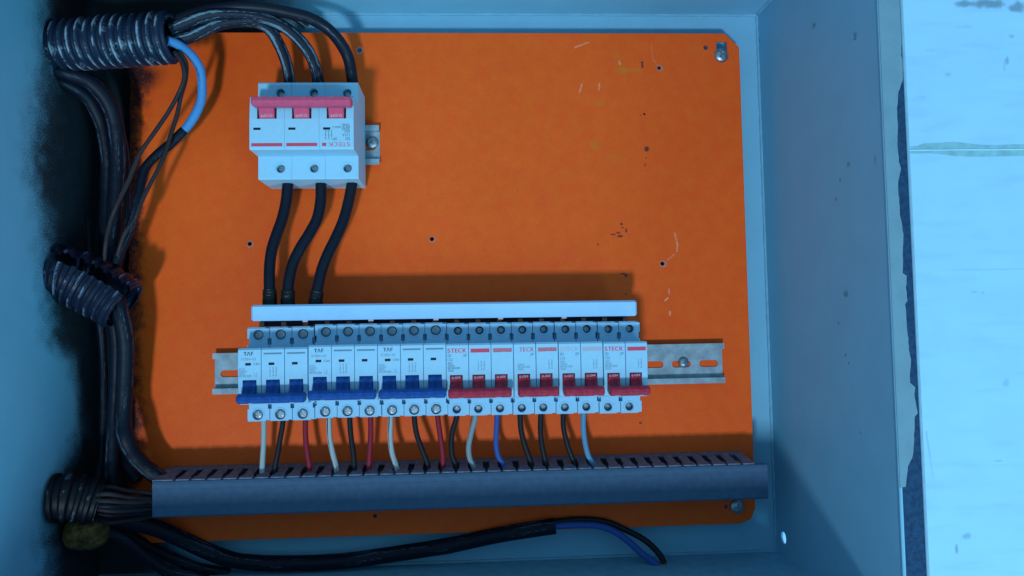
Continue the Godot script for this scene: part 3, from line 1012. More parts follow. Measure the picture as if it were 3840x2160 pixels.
func breaker(called: String, label: String, category: String, group: String, kind: String, poles: int, pitch: float, at: Vector3, style: int) -> Node3D:
	var o := thing(called, label, category, at, group)
	var lever: Material = {"taf": mats.blue, "steck": mats.red, "main": mats.pink_red}[kind]
	var shell: Material = mats.white_main if kind == "main" else mats.white
	var rng := RandomNumberGenerator.new()
	rng.seed = int(at.x * 10.0) + 9000
	var sy := [31.7, -32.1]
	var sx := [0.0, -0.6]
	var sr := 3.5
	var sz := 45.4
	if kind == "steck":
		sx = [0.3, -1.6]
		sr = 3.05
		sz = 42.0
	elif kind == "main":
		sy = [31.4, -31.3]
		sx = [-4.5, -4.5]
		sr = 3.15
		sz = 43.0
	for k in poles:
		var x := (k - (poles - 1) * 0.5) * pitch
		var h := part("pole_housing", pole_mesh(kind), shell, o, Vector3(x, 0, 0))
		part("toggle", toggle_mesh(kind), lever, o, Vector3(x, 1.0 if kind == "main" else 0.0, 0))
		for s in 2:
			var sc := part("terminal_screw", screw_mesh(sr, 1.0, sr * 0.66, sr * 0.46), mats.steel, h, Vector3(sx[s], sy[s], sz + rng.randf_range(-0.6, 0.3)))
			sc.rotation.z = rng.randf_range(0.0, PI)
			var ring: ArrayMesh = lathe([Vector2(sr + 0.75, 46.9), Vector2(sr + 1.9, 46.9), Vector2(sr + 1.8, 47.35), Vector2(sr + 0.85, 47.35), Vector2(sr + 0.75, 46.9)], 26) if not cache.has("ring%s" % sr) else cache["ring%s" % sr]
			cache["ring%s" % sr] = ring
			part("terminal_collar", ring, shell, h, Vector3(sx[s], sy[s], 0))
		if kind == "main":
			part("indicator_window", box_mesh(Vector3(7.6, 5.1, 71.9), Vector3(5.6, 1.9, 0.3), 0.05), mats.black, h)
			letters("O-OFF", 2.0, 9.0, Vector3(0, -5.0, 72.95), mats.print_pink, h)
		elif kind == "taf":
			part("indicator_window", box_mesh(Vector3(-1.0, 9.3, 71.9), Vector3(4.4, 2.0, 0.3), 0.05), mats.black, h)
		else:
			letters("0-OFF", 1.5, 7.0, Vector3(-1.0, -5.0, 72.7), mats.print_pink, h)
		var z := 72.03
		if kind == "taf":
			if k == 0:
				letters("T", 2.9, 2.5, Vector3(-3.2, 17.4, z), mats.print_grey, h, true)
				letters("\u039b", 2.9, 2.7, Vector3(-0.6, 17.4, z), mats.print_grey, h, true)
				letters("F", 2.9, 1.9, Vector3(2.1, 17.4, z), mats.print_grey, h, true)
				letters("YCB6H-63", 1.9, 11.2, Vector3(-0.8, 13.2, z), mats.print_pale, h)
				letters("C40", 1.7, 4.4, Vector3(5.4, 9.3, z), mats.print_grey, h)
				var lines := ["415V~", "50/60Hz", "4500A", "NBR NM 60898"]
				var ws := [5.0, 6.0, 4.4, 9.6]
				for q in 4:
					letters(lines[q], 1.2, ws[q], Vector3(-8.0, 5.6 - q * 1.8, z), mats.print_pale, h, false, -1.0)
				letters("\\ 1", 1.3, 2.2, Vector3(4.6, 1.8, z), mats.print_pale, h)
				letters("| 0", 1.3, 2.2, Vector3(4.6, -0.2, z), mats.print_pale, h)
			else:
				part("stripe", box_mesh(Vector3(0, 17.2, 72.0), Vector3(13.8, 1.3, 0.1), 0.0), mats.print_pale, h)
				if k == 1:
					symbols(3, Vector3(0.2, 3.2, z), mats.print_pale, h)
		elif kind == "steck":
			if k == 0:
				if style == 1:
					letters("TECK", 3.3, 11.4, Vector3(1.6, 16.2, z), mats.print_worn, h, true)
				elif style == 2:
					letters("STECK", 3.3, 14.4, Vector3(-0.2, 16.2, z), mats.print_faded, h, true)
				else:
					letters("STECK", 3.3, 14.6, Vector3(-0.4, 16.2, z), mats.print_red, h, true)
				letters("3P" if poles == 3 else "2P", 2.1, 2.7, Vector3(5.9, 12.2, z), mats.print_grey, h)
				if style != 1:
					letters("SD", 2.1, 2.9, Vector3(-7.6, 12.2, z), mats.print_grey, h, false, -1.0)
					letters("C32", 2.1, 3.9, Vector3(-7.6, 9.1, z), mats.print_grey, h, false, -1.0)
				var lines2 := ["400V~", "50/60Hz", "NBR NM 60898", "3000A"]
				var ws2 := [4.2, 5.4, 9.6, 4.6]
				for q in 4:
					if style == 1 and q == 0:
						continue
					letters(lines2[q], 1.25, ws2[q], Vector3(-7.6 + (2.0 if style == 1 else 0.0), 6.3 - q * 1.9, z), mats.print_pale if style != 0 else mats.print_grey, h, false, -1.0)
			else:
				var sm: Material = mats.print_red
				if (style == 0 and k == 2) or style == 1:
					sm = mats.print_worn
				elif style == 2:
					sm = mats.print_faded
				part("stripe", box_mesh(Vector3(0.2, 15.9, 72.0), Vector3(14.8, 3.1, 0.1), 0.0), sm, h)
				if k == 1:
					symbols(poles, Vector3(2.4 if poles == 2 else 1.0, 4.0, z), mats.print_pale, h)
		else:
			if k == 0:
				letters("STECK", 3.2, 16.6, Vector3(-10.6, 17.8, z), mats.print_red, h, false, -1.0)
				part("stripe", box_mesh(Vector3(9.6, 17.8, 72.0), Vector3(3.2, 2.6, 0.1), 0.0), mats.print_red, h)
				letters("SD", 2.2, 3.4, Vector3(-10.6, 13.4, z), mats.print_grey, h, false, -1.0)
				letters("3P", 2.2, 3.2, Vector3(1.0, 13.4, z), mats.print_grey, h)
				letters("125A", 2.1, 6.0, Vector3(-10.6, 10.4, z), mats.print_grey, h, false, -1.0)
				symbols(3, Vector3(6.0, 10.0, z), mats.print_grey, h)
				var lines3 := ["400V~", "50/60Hz", "NBR IEC 60947-2", "10000A"]
				var ws3 := [5.0, 6.2, 13.8, 6.0]
				for q in 4:
					letters(lines3[q], 1.3, ws3[q], Vector3(-10.6, 7.6 - q * 1.8, z), mats.print_grey, h, false, -1.0)
			else:
				part("stripe", box_mesh(Vector3(0, 17.8, 72.0), Vector3(24.0, 2.6, 0.1), 0.0), mats.print_red, h)
	var half := poles * pitch * 0.5
	var tie: ArrayMesh
	if kind == "taf":
		tie = tie_mesh(-half + 2.0, half - 0.3, kind)
	elif kind == "steck":
		tie = tie_mesh(-half + (1.6 if poles == 3 else 2.6), half - 2.4 + (0.0 if poles == 3 else 1.2), kind)
	else:
		tie = tie_mesh(-half + 0.2, half - 4.6, kind)
	part("handle_tie", tie, lever, o)
	o.rotation.z = rng.randf_range(-0.004, 0.004)
	o.position.z += rng.randf_range(0.0, 0.9) * MM
	return o

func build_breakers() -> void:
	var g := "small breakers clipped side by side on the long rail"
	var main_breaker := breaker("main_breaker", "large white three pole breaker mounted upside down with pink-red lever", "circuit breaker", "", "main", 3, 27.05, Vector3(-145.0, 127.2, 0), 0)
	main_breaker.rotation.z = PI
	breaker("circuit_breaker", "blue lever three pole breaker at the end of the row beside the burnt conduit", "circuit breaker", g, "taf", 3, 17.8, Vector3(-167.8, -71.2, 0), 0)
	breaker("circuit_breaker", "middle one of the three blue lever breakers", "circuit breaker", g, "taf", 3, 17.75, Vector3(-114.1, -69.9, 0), 0)
	breaker("circuit_breaker", "blue lever three pole breaker directly beside the red lever ones", "circuit breaker", g, "taf", 3, 17.75, Vector3(-60.8, -70.1, 0), 0)
	breaker("circuit_breaker", "red lever three pole breaker in the row of small breakers", "circuit breaker", g, "steck", 3, 17.6, Vector3(-7.8, -70.8, 0), 0)
	breaker("circuit_breaker", "red lever two pole breaker whose print lost its first letter and rating", "circuit breaker", g, "steck", 2, 17.7, Vector3(36.4, -71.0, 0), 1)
	breaker("circuit_breaker", "red lever two pole breaker with its stripe rubbed pale, black and sky-blue wires below", "circuit breaker", g, "steck", 2, 17.7, Vector3(71.9, -71.3, 0), 2)
	breaker("circuit_breaker", "red lever two pole breaker at the row end without wires below", "circuit breaker", g, "steck", 2, 17.7, Vector3(107.5, -71.8, 0), 3)

# ------------------------------------------------------------------ comb busbar
func build_comb() -> void:
	var b := thing("comb_busbar", "long white comb busbar cover above the row of breakers", "busbar", Vector3.ZERO)
	b.rotation.z = -0.0042
	part("cover", box_mesh(Vector3(-34.0, -22.6, 40.0), Vector3(313.6, 12.9, 20.0), 1.5), mats.cover, b)
	part("cover_back", box_mesh(Vector3(-34.0, -23.0, 26.0), Vector3(311.0, 10.0, 8.2), 0.4), mats.cover, b)
	part("insulator", box_mesh(Vector3(-35.5, -30.8, 28.5), Vector3(304.0, 4.4, 11.0), 0.3), mats.maroon, b)
	for x in [-148.4, -95.5, -42.7, 10.2, 62.6]:
		part("tab", box_mesh(Vector3(x, -29.5, 46.2), Vector3(4.2, 1.8, 1.4), 0.2), mats.tab, b)
	for k in 18:
		part("comb_tooth", box_mesh(Vector3(-185.6 + 17.72 * k, -33.4, 36.0), Vector3(4.0, 7.0, 1.6), 0.1), mats.copper, b)

# ------------------------------------------------------------------ conduits
func ridged(s: float, r: float, pitch: float, depth: float) -> float:
	var f := fposmod(s, pitch) / pitch
	var k := smoothstep(0.0, 0.16, f) * (1.0 - smoothstep(0.5, 0.68, f))
	return r - depth + depth * k

func conduit_mesh(pts: Array, r: float, pitch: float, depth: float, a0: float, a1: float, sd: int, up0 := Vector3(0, 0, 1)) -> ArrayMesh:
	var wob := fnl(sd, 0.03, 2)
	var outer := func(s): return ridged(s, r, pitch, depth) + 0.5 * wob.get_noise_1d(s)
	var inner := func(s): return ridged(s, r - 1.3, pitch, depth) + 0.5 * wob.get_noise_1d(s)
	var st := tube(pts, outer, 40, 0.55, a0, a1, false, null, false, up0)
	st = tube(pts, inner, 40, 0.55, a0, a1, false, st, true, up0)
	# rims and slit edges
	var path := smooth_path(pts, 0.55)
	var t0: Vector3 = (path[1] - path[0]).normalized()
	for e in [0, path.size() - 1]:
		var t: Vector3 = t0 if e == 0 else (path[e] - path[e - 1]).normalized()
		var up := (up0 - t * up0.dot(t)).normalized()
		var side := t.cross(up).normalized()
		var total := 0.0
		if e > 0:
			for i in range(1, path.size()):
				total += (path[i] - path[i - 1]).length()
		var ro: float = outer.call(total)
		for k in 40:
			var a := a0 + (a1 - a0) * k / 40.0
			var b := a0 + (a1 - a0) * (k + 1) / 40.0
			var da := up * cos(a) + side * sin(a)
			var db := up * cos(b) + side * sin(b)
			face(st, [path[e] + da * ro, path[e] + db * ro, path[e] + db * (ro - 1.3), path[e] + da * (ro - 1.3)], t if e > 0 else -t)
	return st.commit()

func build_conduits() -> void:
	var c1 := part("conduit", conduit_mesh([Vector3(-342.3, 192.9, 60.0), Vector3(-320.7, 193.5, 62.0), Vector3(-294.6, 194.5, 65.0), Vector3(-268.6, 195.2, 68.0), Vector3(-244.8, 196.3, 70.0)], 20.5, 7.0, 3.0, 0.0, TAU, 201), mats.conduit, self)
	describe(c1, "scuffed grey corrugated conduit with thick cables coming out near the top", "conduit", "corrugated conduits through the sooty side wall")
	var c2 := part("conduit", conduit_mesh([Vector3(-344.2, 12.9, 52.0), Vector3(-330.8, 9.9, 50.0), Vector3(-316.7, 2.2, 47.0), Vector3(-302.9, -6.5, 45.0), Vector3(-292.3, -14.0, 44.0)], 23.5, 7.6, 2.8, -0.42, 5.42, 202), mats.conduit_dark, self)
	describe(c2, "split dark blue corrugated conduit gaping open over the burnt cables", "conduit", "corrugated conduits through the sooty side wall")
	var c3 := part("conduit", conduit_mesh([Vector3(-340.8, -162.8, 56.0), Vector3(-330.8, -163.2, 54.0), Vector3(-320.6, -165.6, 50.0), Vector3(-309.2, -168.9, 46.0)], 19.0, 8.0, 2.2, 0.0, TAU, 203), mats.conduit_black, self)
	describe(c3, "blackened corrugated conduit stub beside the open end of the wiring duct", "conduit", "corrugated conduits through the sooty side wall")
	# rounded dull yellow lump under the lowest conduit
	var st := begin()
	var f := fnl(210, 0.05, 3)
	var c := Vector3(-323.0, -193.0, 38.0)
	var rows := 26
	var cols := 40
	var at := func(i: int, j: int) -> Vector3:
		var th := PI * i / rows
		var ph := TAU * j / cols
		var d := Vector3(sin(th) * cos(ph), cos(th), sin(th) * sin(ph))
		var sq := Vector3(signf(d.x) * pow(absf(d.x), 0.8), signf(d.y) * pow(absf(d.y), 0.85), signf(d.z) * pow(absf(d.z), 0.8))
		var p := Vector3(sq.x * 16.0, sq.y * 14.5, sq.z * 16.0)
		return c + p * (1.0 + 0.10 * f.get_noise_3dv(d * 22.0))
	for i in rows:
		for j in cols:
			var q := [at.call(i, j), at.call(i + 1, j), at.call(i + 1, j + 1), at.call(i, j + 1)]
			if i == 0:
				q = [q[0], q[1], q[2]]
			elif i == rows - 1:
				q = [q[0], q[1], q[3]]
			face(st, q, (q[0] + q[1] + q[2]) / 3.0 - c)
	var l := part("sealing_lump", st.commit(), mats.lump, self)
	describe(l, "dull yellow rounded lump under the blackened conduit stub", "sealant")

# ------------------------------------------------------------------ cables
func cable(called: String, label: String, category: String, group: String, pts: Array, r: float, m: Material, sd: int, amp := 0.04) -> MeshInstance3D:
	var o := part(called, lumpy_cable(pts, r, sd, amp), m, self)
	describe(o, label, category, group)
	return o

func build_cables() -> void:
	var g := "thick black cables feeding the large breaker from above"
	cable("power_cable", "thick scuffed cable into the large breaker's top terminal farthest from the rail screw", "cable", g, [Vector3(-250.3, 197.1, 62.0), Vector3(-236.8, 199.2, 62.0), Vector3(-215.5, 210.1, 60.0), Vector3(-197.7, 214.7, 58.0), Vector3(-183.9, 214.8, 54.0), Vector3(-175.8, 211.0, 48.0), Vector3(-170.3, 201.5, 40.0), Vector3(-166.9, 191.0, 32.0), Vector3(-165.5, 178.6, 26.0), Vector3(-165.3, 171.2, 24.0)], 4.9, mats.cable_scuffed, 1)
	cable("power_cable", "thick black cable into the middle top terminal of the large breaker", "cable", g, [Vector3(-248.8, 204.2, 66.0), Vector3(-242.6, 206.8, 66.0), Vector3(-220.8, 215.3, 66.0), Vector3(-196.5, 218.6, 62.0), Vector3(-179.2, 217.2, 58.0), Vector3(-165.8, 213.5, 52.0), Vector3(-155.7, 207.2, 46.0), Vector3(-147.7, 198.4, 38.0), Vector3(-143.1, 187.6, 30.0), Vector3(-141.1, 176.3, 26.0), Vector3(-141.1, 171.2, 24.0)], 5.0, mats.cable_scuffed, 2)
	cable("power_cable", "thick black cable into the large breaker's top terminal on the rail screw side", "cable", g, [Vector3(-250.4, 211.2, 62.0), Vector3(-226.0, 220.2, 62.0), Vector3(-200.1, 224.2, 62.0), Vector3(-178.7, 224.3, 60.0), Vector3(-157.3, 221.9, 56.0), Vector3(-141.6, 218.9, 52.0), Vector3(-129.1, 212.8, 46.0), Vector3(-120.7, 204.9, 38.0), Vector3(-114.9, 194.1, 30.0), Vector3(-112.3, 176.3, 26.0), Vector3(-112.2, 171.1, 24.0)], 4.9, mats.cable_top, 3)
	cable("spare_cable", "chalky grey-black cable lying behind the three upper feed cables", "cable", "", [Vector3(-252.7, 204.2, 56.0), Vector3(-237.2, 208.6, 52.0), Vector3(-215.7, 220.7, 46.0), Vector3(-193.1, 227.4, 42.0), Vector3(-172.7, 231.4, 36.0), Vector3(-159.0, 231.1, 28.0), Vector3(-151.8, 227.4, 20.0)], 4.6, mats.cable_scuffed, 4)
	var loop := thing("looped_cable", "light blue cable looping out of the top conduit, burnt black lower down", "cable")
	part("jacket", lumpy_cable([Vector3(-248.0, 191.3, 76.0), Vector3(-242.7, 191.0, 70.0), Vector3(-236.8, 187.7, 56.0), Vector3(-233.7, 180.3, 44.0), Vector3(-234.7, 170.0, 36.0), Vector3(-236.7, 157.0, 32.0), Vector3(-242.8, 144.5, 30.0), Vector3(-251.1, 132.5, 30.0), Vector3(-261.1, 121.5, 31.0), Vector3(-272.0, 111.2, 33.0)], 3.7, 5), mats.light_blue, loop)
	part("burnt_jacket", lumpy_cable([Vector3(-251.1, 132.5, 30.0), Vector3(-261.1, 121.5, 31.0), Vector3(-272.0, 111.2, 33.0), Vector3(-280.8, 100.4, 34.0), Vector3(-283.5, 89.5, 35.0), Vector3(-285.0, 79.2, 36.0), Vector3(-288.7, 59.6, 37.0), Vector3(-294.9, 39.8, 38.0), Vector3(-301.4, 19.9, 42.0)], 3.85, 6, 0.12), mats.cable_sooty, loop).set_meta("label", "charred black lower length of the jacket")
	var h := "thin singed wires hanging inside the blue loop"
	cable("thin_wire", "thin brown singed wire crossing in front of the other towards the sooty wall", "wire", h, [Vector3(-242.6, 182.7, 74.0), Vector3(-241.0, 178.6, 64.0), Vector3(-242.5, 169.4, 54.0), Vector3(-248.9, 158.6, 48.0), Vector3(-258.7, 142.2, 46.0), Vector3(-269.9, 125.3, 46.0), Vector3(-281.0, 108.3, 46.0), Vector3(-289.0, 87.4, 46.0), Vector3(-298.0, 65.7, 48.0), Vector3(-303.1, 51.0, 48.0), Vector3(-305.0, 34.3, 50.0), Vector3(-307.9, 17.5, 46.0)], 1.7, mats.brown, 6)
	cable("thin_wire", "thin brown singed wire running close along the light blue loop", "wire", h, [Vector3(-241.4, 185.0, 70.0), Vector3(-239.3, 180.0, 60.0), Vector3(-243.4, 171.4, 48.0), Vector3(-249.8, 156.2, 42.0), Vector3(-253.7, 141.7, 40.0), Vector3(-258.8, 124.6, 40.0), Vector3(-264.1, 104.9, 42.0), Vector3(-273.6, 83.3, 44.0), Vector3(-279.2, 70.1, 45.0), Vector3(-283.8, 56.3, 46.0), Vector3(-290.8, 44.6, 48.0), Vector3(-298.5, 26.2, 44.0)], 1.7, mats.brown, 7)
	var v := "burnt cables running down the sooty side"
	cable("burnt_cable", "thickest sooty cable, bending out below the top conduit and down behind the duct", "cable", v, [Vector3(-342.1, 172.9, 58.0), Vector3(-331.3, 171.0, 56.0), Vector3(-319.4, 167.3, 48.0), Vector3(-309.9, 155.0, 40.0), Vector3(-306.5, 136.3, 32.0), Vector3(-306.4, 112.6, 28.0), Vector3(-307.7, 87.0, 26.0), Vector3(-308.6, 63.7, 26.0), Vector3(-308.8, 41.2, 28.0), Vector3(-306.1, 18.5, 34.0), Vector3(-300.8, -1.7, 42.0), Vector3(-295.5, -21.2, 44.0), Vector3(-293.4, -42.3, 40.0), Vector3(-294.9, -64.3, 36.0), Vector3(-296.5, -85.9, 34.0), Vector3(-297.2, -107.4, 34.0), Vector3(-293.6, -122.2, 36.0), Vector3(-288.5, -137.4, 30.0), Vector3(-280.3, -149.1, 24.0), Vector3(-270.3, -157.5, 22.0)], 6.6, mats.cable_sooty, 8, 0.07)
	cable("burnt_cable", "sooty cable just inside the thickest one, ending at the blackened conduit stub", "cable", v, [Vector3(-345.2, 168.0, 52.0), Vector3(-335.3, 164.5, 48.0), Vector3(-326.7, 157.2, 36.0), Vector3(-321.0, 140.2, 26.0), Vector3(-318.7, 114.5, 20.0), Vector3(-319.9, 88.1, 16.0), Vector3(-320.5, 60.8, 16.0), Vector3(-318.5, 37.8, 20.0), Vector3(-314.6, 17.1, 26.0), Vector3(-308.6, -3.3, 34.0), Vector3(-304.6, -25.2, 34.0), Vector3(-304.5, -47.0, 30.0), Vector3(-306.5, -73.3, 26.0), Vector3(-308.9, -104.0, 24.0), Vector3(-309.0, -129.7, 26.0), Vector3(-309.2, -146.7, 28.0), Vector3(-309.1, -162.1, 26.0)], 5.6, mats.cable_sooty, 9, 0.07)
	cable("burnt_cable", "sooty cable along the plate edge that ends in the split conduit", "cable", v, [Vector3(-349.5, 179.0, 44.0), Vector3(-338.7, 179.5, 34.0), Vector3(-324.9, 171.0, 22.0), Vector3(-317.4, 152.7, 14.0), Vector3(-310.4, 130.2, 12.0), Vector3(-307.2, 102.5, 12.0), Vector3(-306.6, 75.0, 12.0), Vector3(-307.2, 47.3, 14.0), Vector3(-308.3, 19.5, 22.0)], 4.4, mats.cable_sooty, 10, 0.07)
	cable("burnt_cable", "thin sooty cable deep in the corner behind the split conduit", "cable", v, [Vector3(-340.3, 62.5, 6.0), Vector3(-336.7, 30.0, 10.0), Vector3(-327.6, -0.2, 22.0), Vector3(-324.5, -29.1, 16.0), Vector3(-324.8, -56.0, 10.0), Vector3(-324.6, -87.5, 8.0), Vector3(-325.2, -118.7, 8.0), Vector3(-324.8, -144.7, 12.0), Vector3(-323.8, -160.3, 22.0)], 3.2, mats.cable_sooty, 11, 0.07)
	cable("burnt_cable", "sooty cable from the split conduit down into the open duct end", "cable", v, [Vector3(-313.5, 15.3, 20.0), Vector3(-304.0, -11.9, 28.0), Vector3(-305.2, -38.3, 22.0), Vector3(-308.9, -69.4, 16.0), Vector3(-310.8, -100.6, 14.0), Vector3(-309.3, -127.2, 14.0), Vector3(-303.1, -144.6, 16.0), Vector3(-291.3, -157.7, 18.0)], 4.6, mats.cable_sooty, 12, 0.07)
	var lo := "thick black cables from the large breaker to the comb busbar"
	var paths := [[Vector3(-166.0, 90.8, 28.0), Vector3(-166.4, 85.8, 28.0), Vector3(-167.8, 73.6, 27.0), Vector3(-170.9, 57.9, 28.0), Vector3(-175.6, 42.1, 31.0), Vector3(-178.5, 30.3, 33.0), Vector3(-179.8, 18.9, 34.0), Vector3(-180.0, 7.3, 35.0), Vector3(-179.8, -4.1, 35.0), Vector3(-179.6, -20.9, 35.0)], [Vector3(-138.5, 90.6, 28.0), Vector3(-138.8, 85.6, 28.0), Vector3(-139.2, 73.3, 27.0), Vector3(-142.0, 57.6, 28.0), Vector3(-147.6, 44.9, 31.0), Vector3(-154.7, 32.4, 33.0), Vector3(-160.6, 20.0, 34.0), Vector3(-163.7, 7.1, 35.0), Vector3(-165.0, -4.4, 35.0), Vector3(-165.3, -21.1, 35.0)], [Vector3(-112.6, 90.4, 28.0), Vector3(-113.1, 85.4, 28.0), Vector3(-116.0, 71.5, 27.0), Vector3(-120.7, 54.2, 28.0), Vector3(-127.1, 38.3, 31.0), Vector3(-132.8, 25.9, 33.0), Vector3(-137.3, 13.6, 34.0), Vector3(-139.8, 2.7, 35.0), Vector3(-142.0, -8.5, 35.0), Vector3(-143.6, -21.5, 35.0)]]
	var sleeves := [[Vector3(-179.8, -2.2, 35.0), Vector3(-179.7, -8.1, 35.0), Vector3(-179.7, -14.0, 35.0), Vector3(-179.6, -19.8, 35.0)], [Vector3(-164.8, -3.1, 35.0), Vector3(-165.0, -8.8, 35.0), Vector3(-165.1, -14.4, 35.0), Vector3(-165.3, -20.0, 35.0)], [Vector3(-141.1, -3.9, 35.0), Vector3(-141.9, -9.5, 35.0), Vector3(-142.6, -14.9, 35.0), Vector3(-143.4, -20.4, 35.0)]]
	var labels := ["black cable below the large breaker on the side of the burnt conduits, loosely sleeved end", "middle black cable between the large breaker and the comb busbar", "black cable below the large breaker on the rail screw side, slanting longest"]
	for k in 3:
		var t := thing("link_cable", labels[k], "cable", Vector3.ZERO, lo)
		part("jacket", lumpy_cable(paths[k], 4.65, 30 + k, 0.02), mats.cable_black, t)
		var wr := fnl(40 + k, 0.12, 3)
		part("sleeve", tube(sleeves[k], func(s): return 5.5 + 0.5 * wr.get_noise_1d(s * 3.0) + 0.04 * s, 18, 0.8).commit(), mats.sleeve, t)
	var fl: Array = [
	[Vector3(-318.5, -162.8, 46.0), Vector3(-301.4, -156.6, 52.0), Vector3(-288.1, -161.4, 45.0), Vector3(-273.8, -165.3, 34.0), Vector3(-260.0, -165.3, 32.0)],
	[Vector3(-314.6, -163.7, 54.0), Vector3(-297.7, -160.0, 60.0), Vector3(-285.9, -165.4, 50.0), Vector3(-272.9, -170.0, 36.0), Vector3(-259.2, -170.0, 34.0)],
	[Vector3(-313.6, -165.9, 56.0), Vector3(-296.8, -164.9, 62.0), Vector3(-285.3, -168.6, 51.5), Vector3(-272.5, -171.5, 37.0), Vector3(-258.8, -171.5, 35.0)],
	[Vector3(-313.6, -168.0, 56.0), Vector3(-296.7, -169.0, 62.0), Vector3(-285.2, -172.2, 51.5), Vector3(-272.5, -174.7, 37.0), Vector3(-258.8, -174.7, 35.0)],
	[Vector3(-314.6, -170.0, 54.0), Vector3(-297.6, -172.6, 60.0), Vector3(-285.9, -175.5, 50.0), Vector3(-272.9, -177.7, 36.0), Vector3(-259.1, -177.7, 34.0)],
	[Vector3(-316.5, -172.5, 50.0), Vector3(-299.4, -176.8, 56.0), Vector3(-287.1, -179.3, 47.0), Vector3(-273.7, -181.1, 34.0), Vector3(-259.9, -181.1, 32.0)],
	[Vector3(-319.3, -176.7, 44.0), Vector3(-302.1, -183.9, 50.0), Vector3(-289.3, -184.8, 42.0), Vector3(-275.3, -185.0, 30.0), Vector3(-261.4, -185.0, 28.0)],
	[Vector3(-322.3, -168.8, 38.0), Vector3(-305.0, -166.9, 44.0), Vector3(-292.0, -169.0, 36.0), Vector3(-277.8, -170.3, 24.0), Vector3(-263.8, -170.3, 22.0)],
	[Vector3(-323.3, -172.9, 36.0), Vector3(-305.9, -174.7, 42.0), Vector3(-292.8, -178.8, 34.0), Vector3(-278.5, -182.2, 22.0), Vector3(-264.5, -182.3, 20.0)]]
	var fm := [mats.brown, mats.brown, mats.brown, mats.cable_sooty, mats.brown, mats.cable_sooty, mats.brown, mats.wire_black, mats.cable_sooty]
	for k in fl.size():
		cable("duct_wire", "thin sooty wire from the blackened conduit stub into the duct end", "wire", "sooty wires entering the duct end", fl[k], 1.9, fm[k], 60 + k)

